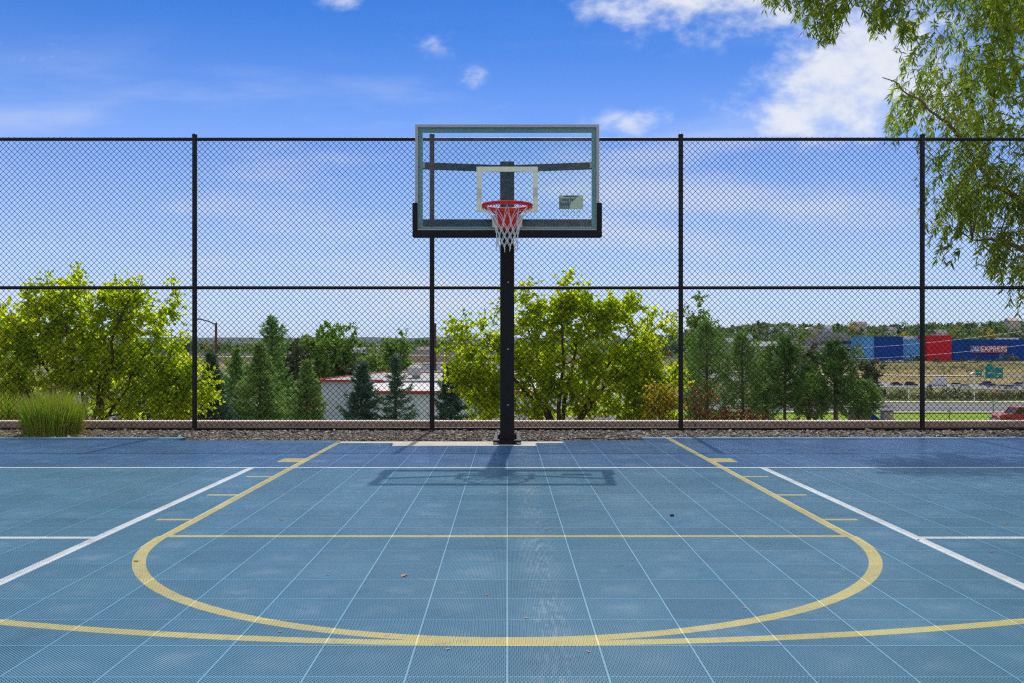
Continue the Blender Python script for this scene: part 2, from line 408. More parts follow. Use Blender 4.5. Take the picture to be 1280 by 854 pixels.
# ------------------------------------------------------------------ court
TILE = .305
ROW0 = 3.486            # a seam crosses the court here
Y_FRONT = ROW0 - 8 * TILE
def court_material(name, lift):
    t = NT(name); g = t.coord('Object')
    sep = t.n('ShaderNodeSeparateXYZ'); t.put(sep.inputs[0], g)
    x, y = sep.outputs[0], sep.outputs[1]
    ax = t.m('ABSOLUTE', x)
    AND = lambda *a: a[0] if len(a) == 1 else t.m('MULTIPLY', a[0], AND(*a[1:]))
    OR = lambda *a: a[0] if len(a) == 1 else t.m('MAXIMUM', a[0], OR(*a[1:]))
    near = lambda v, c, h: t.m('COMPARE', v, c, h)
    lt = lambda a, b: t.m('LESS_THAN', a, b)
    gt = lambda a, b: t.m('GREATER_THAN', a, b)
    def radius(cy):
        dy = t.m('SUBTRACT', y, cy)
        return t.m('SQRT', t.m('ADD', t.m('MULTIPLY', x, x), t.m('MULTIPLY', dy, dy)))
    tick = near(ax, 1.935, .105)
    yellow = OR(AND(near(ax, 1.812, .029), gt(y, 5.05)),
                AND(lt(ax, 1.8), near(y, 5.07, .025)),
                AND(near(radius(5.07), 1.822, .030), lt(y, 5.07)),
                AND(tick, OR(near(y, 8.6, .15), near(y, 7.47, .025), near(y, 6.52, .025), near(y, 5.57, .025))),
                AND(near(radius(10.0), 6.79, .029), lt(y, 10.0)))
    white = OR(near(y, 8.06, .026), AND(near(ax, 2.15, .029), lt(y, 8.06)), AND(gt(ax, 2.17), near(y, 5.03, .027)))
    navy = AND(gt(y, 8.06), t.m('SUBTRACT', 1.0, AND(gt(y, 10.195), gt(x, -2.745), lt(x, -1.67))))
    # every tile a shade of its own, worn patches, dragged scuffs
    com = t.n('ShaderNodeCombineXYZ')
    t.put(com.inputs[0], t.m('FLOOR', t.m('DIVIDE', x, TILE))); t.put(com.inputs[1], t.m('FLOOR', t.m('DIVIDE', t.m('SUBTRACT', y, ROW0), TILE)))
    wn = t.n('ShaderNodeTexWhiteNoise', noise_dimensions='2D'); t.put(wn.inputs['Vector'], com.outputs[0])
    tone = t.m('MULTIPLY_ADD', wn.outputs[0], .17, .915)
    big = t.noise(g, .9, 5, .6); fine = t.noise(g, 7, 6, .65)
    com2 = t.n('ShaderNodeCombineXYZ'); t.put(com2.inputs[0], t.m('MULTIPLY', x, 62.0)); t.put(com2.inputs[1], t.m('MULTIPLY', y, 9.0))
    scr = t.noise(com2.outputs[0], 1.0, 5, .7)
    com3 = t.n('ShaderNodeCombineXYZ'); t.put(com3.inputs[0], t.m('MULTIPLY', t.m('ADD', x, y), 2.2)); t.put(com3.inputs[1], t.m('MULTIPLY', t.m('SUBTRACT', x, y), 9.0))
    light = t.mix(big, (.086, .222, .330), (.124, .280, .388))
    dark = t.mix(big, (.056, .160, .33), (.084, .204, .375))
    c = t.mix(navy, light, dark)
    wear = t.m('SUBTRACT', 1.0, t.m('MULTIPLY', t.smooth(t.noise(g, 16, 7, .75), .53, .70), .42))
    yellow, white = t.m('MULTIPLY', yellow, wear), t.m('MULTIPLY', white, wear)
    c = t.mix(yellow, c, t.mix(fine, (.56, .49, .17), (.70, .63, .29)))
    c = t.mix(white, c, t.mix(fine, (.66, .70, .72), (.80, .82, .82)))
    tc = t.n('ShaderNodeCombineColor')
    for k in range(3): t.put(tc.inputs[k], tone)
    c = t.mix(1.0, c, tc.outputs[0], 'MULTIPLY')
    # pale dust: the run of scuffs in front of the pole, and patches
    run = t.m('MULTIPLY', t.smooth(t.m('ABSOLUTE', t.m('SUBTRACT', x, t.m('MULTIPLY_ADD', big, .10, .10))), .13, .0), t.m('MULTIPLY', t.smooth(scr, .46, .66), t.m('MULTIPLY_ADD', wn.outputs[0], .8, .35)))
    patch = t.m('MULTIPLY', t.smooth(fine, .56, .80), t.smooth(t.noise(g, 1.7, 3), .45, .7))
    dust = t.m('ADD', t.m('MULTIPLY', run, .46), t.m('MULTIPLY', patch, .50), clamp=True)
    c = t.mix(dust, c, (.50, .56, .60))
    fx = t.m('ABSOLUTE', t.m('SUBTRACT', t.m('FRACT', t.m('DIVIDE', x, TILE)), .5)); fy = t.m('ABSOLUTE', t.m('SUBTRACT', t.m('FRACT', t.m('DIVIDE', t.m('SUBTRACT', y, ROW0), TILE)), .5))
    mid = t.m('MULTIPLY', t.smooth(t.m('MAXIMUM', fx, fy), .46, .05), t.m('MULTIPLY', t.smooth(t.noise(g, 5.0, 4, .65), .36, .68), t.m('MULTIPLY_ADD', wn.outputs[0], .22, .05)))
    c = t.mix(mid, c, (.46, .56, .62))                      # dust settled in the middle of the tiles
    mark = t.m('MULTIPLY', t.smooth(t.noise(com3.outputs[0], 1.0, 4, .6), .66, .76), .38)
    c = t.mix(mark, c, (.03, .05, .08))                     # dragged rubber marks
    grime = t.m('MULTIPLY', t.smooth(t.noise(g, 2.6, 6, .7), .55, .76), .28)
    c = t.mix(grime, c, (.03, .06, .09))
    if lift: c = t.mix(.10, c, (.36, .66, .80))  # paler rims: the light they catch is mixed into the colour
    r = t.m('MULTIPLY_ADD', big, .20, .20, clamp=True)
    return t.out(t.principled(c, r, 0, .6))
def edge_y(k):
    """back edge of the tiling, in rows from ROW0, for the tile column k"""
    if k < -12 or k >= 5: return 24
    if k < -9: return 23
    if k < -6: return 23
    if k < -4: return 22
    if k < 1: return 21
    if k < 2: return 22
    return 23
def make_court():
    L, w, dz = TILE, .0030, .0170
    n_h = 25; step = L / n_h
    segs = []
    for k in range(1, 2 * n_h):
        c = k * step - step / 2
        if c <= L: a, b_ = (0, c), (c, 0)
        else: a, b_ = (c - L, L), (L, c - L)
        segs.append((a, b_, 0.0))
        segs.append(((a[0], L - a[1]), (b_[0], L - b_[1]), -.0007))
    V, Fc = [], []
    for (a, b_, z0) in segs:
        a, b_ = np.array(a), np.array(b_)
        d = (b_ - a) / np.linalg.norm(b_ - a); s = np.array([-d[1], d[0]]) * w / 2
        i = len(V)
        for p in (a - s, a + s, b_ + s, b_ - s): V.append((p[0], p[1], z0))
        for p in (a - s * 1.05, a + s * 1.05, b_ + s * 1.05, b_ - s * 1.05): V.append((p[0], p[1], z0 - dz))
        Fc += [(i, i + 3, i + 2, i + 1), (i + 1, i + 2, i + 6, i + 5), (i + 3, i, i + 4, i + 7)]
    V, Fc = np.array(V), np.array(Fc)
    offs, seams = [], MB()
    for k in range(-24, 25):
        for r in range(-8, edge_y(k)):
            offs.append((k * L, ROW0 + r * L))
    offs = np.array(offs)
    nt, nv = len(offs), len(V)
    VV = np.repeat(V[None], nt, 0); VV[:, :, 0] += offs[:, 0:1]; VV[:, :, 1] += offs[:, 1:2]
    FF = (Fc[None] + (np.arange(nt) * nv)[:, None, None]).reshape(-1, 4)
    b = MB(); b.add(VV.reshape(-1, 3), FF, 0)
    sw = .0029
    def seam(x0, x1, y0, y1, z):
        b.add([(x0, y0, z), (x1, y0, z), (x1, y1, z), (x0, y1, z), (x0, y0, z - .0165), (x1, y0, z - .0165), (x1, y1, z - .0165), (x0, y1, z - .0165)],
              [(0, 1, 2, 3), (0, 4, 5, 1), (1, 5, 6, 2), (2, 6, 7, 3), (3, 7, 4, 0)], 1)
    for (x, y) in offs:
        e = 0.0
        z1, z2 = .0004 + RNG.random() * .0002, .0009 + RNG.random() * .0002
        seam(x, x + L, y - sw + e, y + sw + e, z1)
        seam(x - sw + e, x + sw + e, y, y + L, z2)
    for k in range(-24, 25):
        y = ROW0 + edge_y(k) * L
        seam(k * L, (k + 1) * L, y - sw, y + sw, .0006)
    o = b.build('court_floor', [court_material('court_tile', False), court_material('court_tile_rim', True)])
    tag(o, kind='structure')
    # bevelled edging along the back
    e = MB(); y0 = ROW0 + 24 * L + .005
    for x0, x1 in ((-24 * L, -12 * L), (5 * L, 25 * L)):
        for k in range(int(round((x1 - x0) / L))):
            a, c = x0 + k * L + .001, x0 + (k + 1) * L - .001
            e.add([(a, y0, .001), (c, y0, .001), (c, y0 + .085, -.002), (a, y0 + .085, -.002), (a, y0 + .088, -.03), (c, y0 + .088, -.03)], [(0, 1, 2, 3), (3, 2, 5, 4)])
    tag(e.build('court_edging', paint('light_blue_edging', (.17, .44, .60), .4, 0, .12, 3)), kind='structure')
    u = MB()  # dark sheet under the tiles: the shade inside the holes as a colour
    u.add([(-24 * L, ROW0 - 8 * L, -.0178), (25 * L, ROW0 - 8 * L, -.0178), (25 * L, 9.88, -.0178), (-24 * L, 9.88, -.0178)], [(0, 1, 2, 3)])
    tag(u.build('hole_shade_floor', paint('dark_hole_shade', (.022, .026, .03), .9, 0, .4, 5)), kind='structure')
    s = MB(); s.box((0, 1.3, -.069), (17, 18.64, .1))
    tag(s.build('concrete_slab', M['concrete']), kind='structure')
make_court()

# ------------------------------------------------------------------ gravel
def make_gravel():
    phi = (1 + 5 ** .5) / 2
    ico = np.array([(-1, phi, 0), (1, phi, 0), (-1, -phi, 0), (1, -phi, 0), (0, -1, phi), (0, 1, phi), (0, -1, -phi), (0, 1, -phi), (phi, 0, -1), (phi, 0, 1), (-phi, 0, -1), (-phi, 0, 1)]) / 1.9
    fi = np.array([(0, 11, 5), (0, 5, 1), (0, 1, 7), (0, 7, 10), (0, 10, 11), (1, 5, 9), (5, 11, 4), (11, 10, 2), (10, 7, 6), (7, 1, 8), (3, 9, 4), (3, 4, 2), (3, 2, 6), (3, 6, 8), (3, 8, 9), (4, 9, 5), (2, 4, 11), (6, 2, 10), (8, 6, 7), (9, 8, 1)])
    n = 21000
    X = RNG.uniform(-8.3, 8.3, n); Y = RNG.uniform(10.6, 12.2, n)
    keep = ~((Y < 10.88) & ((X < -3.5) | (X > 1.45))) & ~((Y < 10.66))
    X, Y = X[keep], Y[keep]; n = len(X)
    S = RNG.uniform(.008, .019, n) * (1 + .5 * (RNG.random(n) > .93))
    V = ico[None] * (1 + RNG.normal(0, .16, (n, 12, 1))) * S[:, None, None] * RNG.uniform(.65, 1.25, (n, 1, 3)) * np.array([1.1, 1.1, .75])
    a = RNG.uniform(0, 2 * PI, n); c, s = np.cos(a)[:, None], np.sin(a)[:, None]
    V = np.stack([V[..., 0] * c - V[..., 1] * s, V[..., 0] * s + V[..., 1] * c, V[..., 2]], -1)
    V += np.stack([X, Y, -.028 + RNG.uniform(0, .018, n)], -1)[:, None]
    t = NT('river_gravel'); g = t.n('ShaderNodeNewGeometry').outputs['Random Per Island']
    col = t.ramp(g, [(0, (0.039, 0.034, 0.030)), (.2, (0.181, 0.162, 0.135)), (.4, (0.093, 0.082, 0.071)), (.6, (0.264, 0.221, 0.175)), (.75, (0.155, 0.093, 0.060)), (.88, (0.330, 0.300, 0.257)), (1, (0.462, 0.439, 0.399))])
    mat = t.out(t.principled(col, .75, 0, .35))
    b = MB(); b.add(V.reshape(-1, 3), (fi[None] + (np.arange(n) * 12)[:, None, None]).reshape(-1, 3))
    tag(b.build('gravel', mat), kind='stuff')
    g = MB(); g.box((0, 11.42, -.075), (17, 1.62, .09))
    t = NT('gravel_bed_soil'); o = t.coord(); nn = t.noise(o, 40, 4, .7)
    tag(g.build('gravel_bed', t.out(t.principled(t.ramp(nn, [(.3, (.05, .04, .035)), (.55, (.17, .14, .11)), (.75, (.32, .28, .22))]), .95, 0, .1, t.bump(nn, .8, .03)))), kind='structure')
    # mulch and dry stalks round the grass tuft
    n = 900
    P = np.stack([RNG.normal(-5.6, .75, n), RNG.uniform(10.9, 12.0, n), RNG.uniform(-.03, .02, n)], -1)
    D = RNG.normal(0, 1, (n, 3)) * np.array([1, 1, .18])
    b = MB(); b.leaves(P, D, np.tile([0, 0, 1.], (n, 1)) + RNG.normal(0, .3, (n, 3)), RNG.uniform(.03, .11, n), RNG.uniform(.006, .02, n))
    tag(b.build('dry_litter', M['blade_dry']), kind='stuff')
make_gravel()

# ------------------------------------------------------------------ low block wall behind the fence
def make_low_wall():
    root = thing('low_wall', 'low pinkish block retaining kerb running behind the whole chain link fence', 'low wall', (0, 12.33, -.06))
    b, c = MB(), MB()
    x = -12.0; k = 0
    while x < 12:
        w = 1.2
        b.box((x + w / 2, RNG.normal(0, .002), .03), (w - .008, .2, .20))
        c.box((x + w / 2, RNG.normal(0, .002), .1372), (w - .006, .204, .014))
        x += w; k += 1
    b.build('block_course', M['kerb'], root)
    c.build('cap_course', paint('sunlit_cap_stone', (.62, .53, .46), .85, 0, .15, 3, .2), root)  # thin paler layer: sunlight on the kerb top put into its colour
make_low_wall()

# ------------------------------------------------------------------ chain link fence
FY, FTOP, FMID = 12.0, 3.637, 1.775
def make_fence():
    root = thing('chain_link_fence', 'tall black chain link fence with steel posts and rails behind the hoop', 'fence', (0, FY, 0))
    posts = [-9.95, -6.93, -3.92, -.943, 2.177, 5.206, 8.24, 11.3]
    for i, x in enumerate(posts):
        p = MB(); p.cyl((x, 0, 1.79), .030, 3.78, 14)
        po = p.build('post', M['black_metal'], root, smooth=False)
        c = MB(); c.tube([(x, 0, 3.672), (x, 0, 3.69), (x, 0, 3.705), (x, 0, 3.712)], [.034, .034, .022, .004], 12)
        c.build('post_cap', M['black_metal'], po, smooth=True)
        for z in np.arange(.35, 3.5, .44):
            t = MB(); a = np.linspace(0, 2 * PI, 9)[:-1]
            t.tube(np.stack([x + .034 * np.cos(a), .034 * np.sin(a) - .003, np.full(8, z)], 1), .003, 4, closed=True)
            t.build('tie_wire', M['vinyl'], po)
    def rail(name, z, r, dy=-.0):
        b = MB(); b.tube([(posts[0] - 2, dy, z), (posts[-1] + 2, dy, z)], r, 12); return b.build(name, M['black_metal'], root, smooth=True)
    rail('top_rail', FTOP, .0215); rail('middle_rail', FMID, .0215); rail('bottom_rail', .006, .0215)
    W, r = .0716, .0030
    h = W / 2; z0, z1 = .015, 3.682
    for i in range(-1, len(posts)):
        xa = posts[i] if i >= 0 else posts[0] - 1.9
        xb = posts[i + 1] if i + 1 < len(posts) else posts[-1] + 1.9
        k0, k1 = int(math.ceil(xa / h)), int(math.ceil(xb / h))
        nz = int((z1 - z0) / h) + 1
        ks = np.arange(k0, k1); js = np.arange(nz)
        K, J = np.meshgrid(ks, js, indexing='ij')
        right = ((K + J) % 2 == 0)
        wob = .0014 * np.sin(K * .9 + J * .37) + .004 * np.sin(K * .06 + J * .045 + 1) * np.sin(J * .09) + RNG.normal(0, .0011, K.shape)
        x = (K + right) * h + wob + np.where(right, .0, -.0)
        y = .030 + np.where(right, .0022, -.0022) + .006 * np.sin(K * .05 + J * .06) - .004
        z = z0 + J * h + .0012 * np.sin(K * .31)
        ang = np.array([0, PI / 2, PI, 3 * PI / 2])
        V = np.stack([x[..., None] + 1.35 * r * np.cos(ang), y[..., None] + r * np.sin(ang), np.repeat(z[..., None], 4, -1)], -1)
        nk = len(ks)
        base = (np.arange(nk)[:, None, None] * nz + np.arange(nz - 1)[None, :, None]) * 4
        q = np.arange(4)[None, None]; q2 = (q + 1) % 4
        f = np.stack([base + q, base + q2, base + 4 + q2, base + 4 + q], -1).reshape(-1, 4)
        b = MB(); b.add(V.reshape(-1, 3), f)
        b.build('wire_mesh', M['vinyl'], root)
make_fence()

# ------------------------------------------------------------------ basketball hoop
def glass_material():
    t = NT('dusty_backboard_glass'); co_ = t.coord()
    tr = t.n('ShaderNodeBsdfTransparent'); tr.inputs[0].default_value = (.93, .975, .97, 1)
    gl = t.n('ShaderNodeBsdfGlossy'); gl.inputs['Roughness'].default_value = .03; gl.inputs[0].default_value = (1, 1, 1, 1)
    lw = t.n('ShaderNodeLayerWeight'); lw.inputs[0].default_value = .5
    fr = t.m('MULTIPLY_ADD', t.m('POWER', lw.outputs['Facing'], 5.0), .9, .018)
    mx = t.n('ShaderNodeMixShader'); t.t.links.new(fr, mx.inputs[0]); t.t.links.new(tr.outputs[0], mx.inputs[1]); t.t.links.new(gl.outputs[0], mx.inputs[2])
    df = t.n('ShaderNodeBsdfDiffuse'); df.inputs[0].default_value = (.6, .66, .66, 1)
    n = t.m('ADD', t.m('MULTIPLY', t.smooth(t.noise(co_, 9, 7, .7), .45, .75), .055), .006)
    m2 = t.n('ShaderNodeMixShader'); t.put(m2.inputs[0], n); t.t.links.new(mx.outputs[0], m2.inputs[1]); t.t.links.new(df.outputs[0], m2.inputs[2])
    return t.out(m2.outputs[0])
def frosted(name, col, tr=.45):
    t = NT(name); co_ = t.coord(); n = t.noise(co_, 30, 4)
    c = t.mix(n, tuple(v * .88 for v in col), col)
    a = t.principled(c, .6)
    b = t.n('ShaderNodeBsdfTranslucent'); t.put(b.inputs[0], c)
    m = t.n('ShaderNodeMixShader'); m.inputs[0].default_value = tr
    t.t.links.new(a, m.inputs[1]); t.t.links.new(b.outputs[0], m.inputs[2])
    return t.out(m.outputs[0])
def make_hoop():
    root = thing('basketball_hoop', 'basketball hoop with clear glass backboard, red rim and white net on black square pole', 'basketball hoop', (0, 10.37, -.019))
    root_loc = np.array((0, 10.37, -.012))
    def L(x, y, z): return (x, y - 10.37, z + .019)      # world -> local
    def bevelbar(b, x0, x1, y0, y1, z0, z1, mi=0): b.box(L((x0 + x1) / 2, (y0 + y1) / 2, (z0 + z1) / 2), (x1 - x0, y1 - y0, z1 - z0), mi=mi)
    # pole with rounded corners
    b = MB(); hw = .076; rr = .016; prof = []
    for cx_, cy_, a0 in ((1, 1, 0), (-1, 1, PI / 2), (-1, -1, PI), (1, -1, 3 * PI / 2)):
        for a in np.linspace(a0, a0 + PI / 2, 5): prof.append((cx_ * (hw - rr) + rr * math.cos(a), cy_ * (hw - rr) + rr * math.sin(a)))
    k = len(prof)
    V = [(p[0], p[1], .043) for p in prof] + [(p[0], p[1], 3.04) for p in prof]
    b.add(V, [(i, (i + 1) % k, k + (i + 1) % k, k + i) for i in range(k)])
    b.add([(p[0], p[1], 3.04) for p in prof] + [(0, 0, 3.044)], [(i, (i + 1) % k, k) for i in range(k)])
    pole = b.build('pole', M['black_pole'], root)
    for z in (1.74, 1.02, .42):
        s = MB(); s.cyl((.01, -.0795, z), .006, .007, 8, axis='Y'); s.build('bolt_head', M['white'], pole)
    # base plate, gussets and anchor bolts
    b = MB(); b.box((0, 0, .034), (.30, .30, .02)); plate = b.build('base_plate', M['black_pole'], root)
    for sx in (-1, 1):
        g = MB(); g.prism([(sx * .077, .0445), (sx * .135, .0445), (sx * .077, .11)], -.006, .006)
        g.build('gusset', M['black_pole'], plate)
    for sx in (-1, 1):
        for sy in (-1, 1):
            a = MB(); x, y = sx * .118, sy * .118
            a.cyl((x, y, .055), .011, .11, 10); a.tube([(x, y, .050), (x, y, .070)], .021, 6); a.tube([(x, y, .003), (x, y, .0235)], .021, 6); a.cyl((x, y, .0472), .028, .005, 14)
            a.tube([(x, y, .071), (x, y, .088)], .019, 6)
            a.build('anchor_bolt', M['steel'], plate)
    GY = 9.52
    # board frame: aluminium channel behind the glass, teal border round it
    x1, zb, zt = .915, 2.165, 3.233
    f = MB(); fw = .028; d0, d1 = GY + .012, GY + .05
    bevelbar(f, -x1, x1, d0 - .022, d1, zt - fw, zt); bevelbar(f, -x1, x1, d0 - .022, d1, zb, zb + fw)
    bevelbar(f, -x1, -x1 + fw, d0 - .022, d1, zb + fw, zt - fw); bevelbar(f, x1 - fw, x1, d0 - .022, d1, zb + fw, zt - fw)
    frame = f.build('backboard_frame', M['alu'], root)
    bd = MB(); bw = .044; i = fw + .0005; y0, y1 = GY + .0125, GY + .040
    bevelbar(bd, -x1 + i, x1 - i, y0, y1, zt - i - bw, zt - i); bevelbar(bd, -x1 + i, x1 - i, y0, y1, zb + i, zb + i + .022)
    bevelbar(bd, -x1 + i, -x1 + i + bw, y0, y1, zb + i + .022, zt - i - bw); bevelbar(bd, x1 - i - bw, x1 - i, y0, y1, zb + i + .022, zt - i - bw)
    bd.build('border', M['teal'], frame)
    gl = MB(); bevelbar(gl, -x1 + fw + .001, x1 - fw - .001, GY, GY + .011, zb + fw + .001, zt - fw - .001)
    glass = gl.build('glass_pane', glass_material(), root)
    # shooter's square painted on the front
    sq = MB(); w = .050; sx0, sx1, sz0, sz1 = -.305, .305, 2.362, 2.815; ya, yb = GY - .002, GY - .0005
    bevelbar(sq, sx0, sx1, ya, yb, sz1 - w, sz1); bevelbar(sq, sx0, sx0 + w, ya, yb, sz0, sz1 - w); bevelbar(sq, sx1 - w, sx1, ya, yb, sz0, sz1 - w)
    bevelbar(sq, sx0 + w, sx1 - w, ya, yb, sz0, sz0 + w)
    sq.build('target_square', frosted('white_screen_print', (.80, .84, .74), .4), glass)
    # maker's plate printed at the lower right: two-tone with worn white strokes
    st = MB(); bevelbar(st, .515, .755, ya, yb, 2.392, 2.530)
    deco = st.build('printed_plate', frosted('pale_green_print', (.58, .66, .52), .4), glass)
    dk = MB(); bevelbar(dk, .520, .625, ya - .001, ya - .0002, 2.397, 2.506); bevelbar(dk, .56, .70, ya - .001, ya - .0002, 2.510, 2.527)
    dk.prism([(.625, 2.44 + .019), (.688, 2.506 + .019), (.625, 2.506 + .019)], ya - .001 - 10.37, ya - .0002 - 10.37)
    dk.build('dark_field', frosted('dark_green_print', (.11, .20, .17), .2), deco)
    wt = MB()
    def stroke(a, b_, c, d): bevelbar(wt, a, b_, ya - .0022, ya - .0012, c, d)
    stroke(.533, .620, 2.499, 2.506); stroke(.533, .539, 2.462, 2.499); stroke(.640, .672, 2.499, 2.506); stroke(.70, .735, 2.499, 2.506)
    for a in (.548, .566, .584, .634, .650, .672, .690, .706): stroke(a, a + .013, 2.458, 2.468)
    stroke(.619, .625, 2.452, 2.498); stroke(.728, .733, 2.412, 2.452)
    for a in np.arange(.53, .72, .021): stroke(a, a + .013, 2.410, 2.417)
    wt.build('white_stroke', frosted('white_print', (.75, .78, .74), .3), deco)
    lo = MB()
    for j, (a, z) in enumerate([(.55, 2.375), (.575, 2.36), (.60, 2.372), (.63, 2.365), (.66, 2.37), (.69, 2.36), (.715, 2.374), (.56, 2.335), (.60, 2.332), (.66, 2.336), (.70, 2.33)]):
        bevelbar(lo, a, a + .013, ya, yb, z - .012, z); 
    lo.build('worn_lettering', frosted('worn_print', (.55, .62, .55), .35), glass)
    # padding round the lower edge
    p = MB(); py0, py1 = GY - .028, GY + .062; pz0, pz1 = 2.112, 2.182; xo = .942
    p.box(L(0, (py0 + py1) / 2, (pz0 + pz1) / 2), (2 * xo, py1 - py0, pz1 - pz0))
    for s in (-1, 1): p.box(L(s * (xo - .026), (py0 + py1) / 2, (pz1 + 2.455) / 2 + .0002), (.052, py1 - py0 - .002, 2.455 - pz1 - .0004))
    po = p.build('edge_padding', M['pad'], root)
    bv = po.modifiers.new('soft', 'BEVEL'); bv.width = .010; bv.segments = 2
    # braces and arms
    br = MB()
    for s in (-1, 1): br.bar(L(s * .845, GY + .066, 2.836), L(s * .045, GY + .30, 2.852), .03, .068)
    br.build('upper_brace', M['brace'], root)
    br = MB(); br.box(L(0, GY + .085, 2.265), (1.70, .04, .072)); br.build('lower_brace', M['brace'], root)
    for s in (-1, 1):
        e = MB(); e.bar(L(s * .852, GY + .066, 2.836), L(s * .825, GY + .064, 2.836), .05, .05); e.build('brace_end', M['steel'], root)
    for z in (2.80, 2.262):
        for s in (-1, 1):
            a = MB(); a.bar(L(s * .048, GY + .06, z), L(s * .048, 10.29, z), .034, .075); a.build('extension_arm', M['black_pole'], root)
    mp = MB(); mp.box(L(0, GY + .07, 2.55), (.125, .03, .50)); mp.build('mounting_plate', M['brace'], root)
    # rim
    RC = (0, 9.135, 2.374); R0 = .2365
    a = np.linspace(0, 2 * PI, 65)[:-1]
    r = MB(); r.tube(np.stack([R0 * np.cos(a), RC[1] - 10.37 + R0 * np.sin(a), np.full(64, RC[2] + .019)], 1), .0095, 10, closed=True)
    rim = r.build('rim', M['rim'], root, smooth=True)
    # lower ring carrying the net hooks
    r = MB(); r.tube(np.stack([(R0 - .003) * np.cos(a), RC[1] - 10.37 + (R0 - .003) * np.sin(a), np.full(64, RC[2] + .001)], 1), .009, 8, closed=True)
    for q in range(24):
        c, s = math.cos(2 * PI * q / 24), math.sin(2 * PI * q / 24)
        r.tube([(R0 * c, RC[1] - 10.37 + R0 * s, RC[2] + .019), ((R0 - .003) * c, RC[1] - 10.37 + (R0 - .003) * s, RC[2] - .015)], .005, 6)
    r.build('net_ring', M['rim'], rim, smooth=True)
    h = MB()
    top, bot = RC[2] + .006, 2.188
    yb_ = GY - .003
    V = []
    for (zz, hwid, d) in ((top, .122, .155), (top - .03, .118, .15), (bot + .02, .092, .075), (bot, .088, .06)):
        for sx_, yy in ((-1, yb_), (1, yb_), (1, yb_ - d), (-1, yb_ - d)): V.append(L(sx_ * hwid, yy, zz))
    fs = [(0, 1, 2, 3), (15, 14, 13, 12)]
    for j in range(3):
        for q in range(4): fs.append((j * 4 + q, j * 4 + 4 + q, j * 4 + 4 + (q + 1) % 4, j * 4 + (q + 1) % 4))
    h.add(V, fs)
    hs = h.build('rim_mount', M['rim'], rim); bv = hs.modifiers.new('soft', 'BEVEL'); bv.width = .006; bv.segments = 2
    for s in (-1, 1):
        w = MB(); w.tube([L(s * .19, RC[1] + .145, RC[2] + .0), L(s * .12, GY - .02, RC[2] - .03)], .008, 8)
        w.build('rim_strut', M['rim'], rim)
    for s in (-1, 1):
        bt = MB(); bt.box(L(s * .125, GY - .005, 2.27), (.05, .006, .12)); mb_ = bt.build('mount_tab', M['steel'], rim)
    # net: 12 loops, diamonds narrowing downwards
    nb = MB(); N = 12
    rad = [.228, .134, .112, .104, .101, .105]; zz = [-.026, -.175, -.235, -.292, -.345, -.398]
    for j in range(len(rad) - 1):
        for q in range(N * 1):
            for sgn in (-1, 1):
                a0 = 2 * PI * (q + (.5 if j % 2 else 0)) / N; a1 = a0 + sgn * PI / N
                jr = lambda: RNG.normal(0, .0022)
                pts = []
                for s in np.linspace(0, 1, 5 if j == 0 else 3):
                    rr_ = rad[j] * (1 - s) + rad[j + 1] * s - (.018 * math.sin(PI * s) if j == 0 else 0)
                    z_ = zz[j] * (1 - s) + zz[j + 1] * s; an = a0 * (1 - s) + a1 * s
                    pts.append((rr_ * math.cos(an) + (jr() if 0 < s < 1 else 0), RC[1] - 10.37 + rr_ * math.sin(an), RC[2] + .019 + z_ + (jr() if 0 < s < 1 else 0)))
                nb.tube(pts, .0034 if j else .003, 5)
        if j:
            for q in range(N):
                a0 = 2 * PI * (q + (.5 if j % 2 else 0)) / N
                c = (rad[j] * math.cos(a0), RC[1] - 10.37 + rad[j] * math.sin(a0), RC[2] + .019 + zz[j])
                nb.tube([(c[0], c[1], c[2] - .007), (c[0], c[1], c[2] + .007)], .0058, 6)
    for q in range(N):
        a0 = 2 * PI * (q + (.5 if (len(rad) - 1) % 2 else 0)) / N; c = (rad[-1] * math.cos(a0), RC[1] - 10.37 + rad[-1] * math.sin(a0))
        z0 = RC[2] + .019 + zz[-1]; nb.tube([(c[0], c[1], z0 + .004), (c[0] + RNG.normal(0, .006), c[1] + RNG.normal(0, .006), z0 - .030 - .012 * RNG.random())], .0042, 5)
    nb.build('net', M['net'], root, smooth=True)
make_hoop()
# ------------------------------------------------------------------ trees
def unit(v): return v / np.maximum(np.linalg.norm(v, axis=-1, keepdims=True), 1e-9)
def rand_dirs(rng, n): return unit(rng.normal(0, 1, (n, 3)))

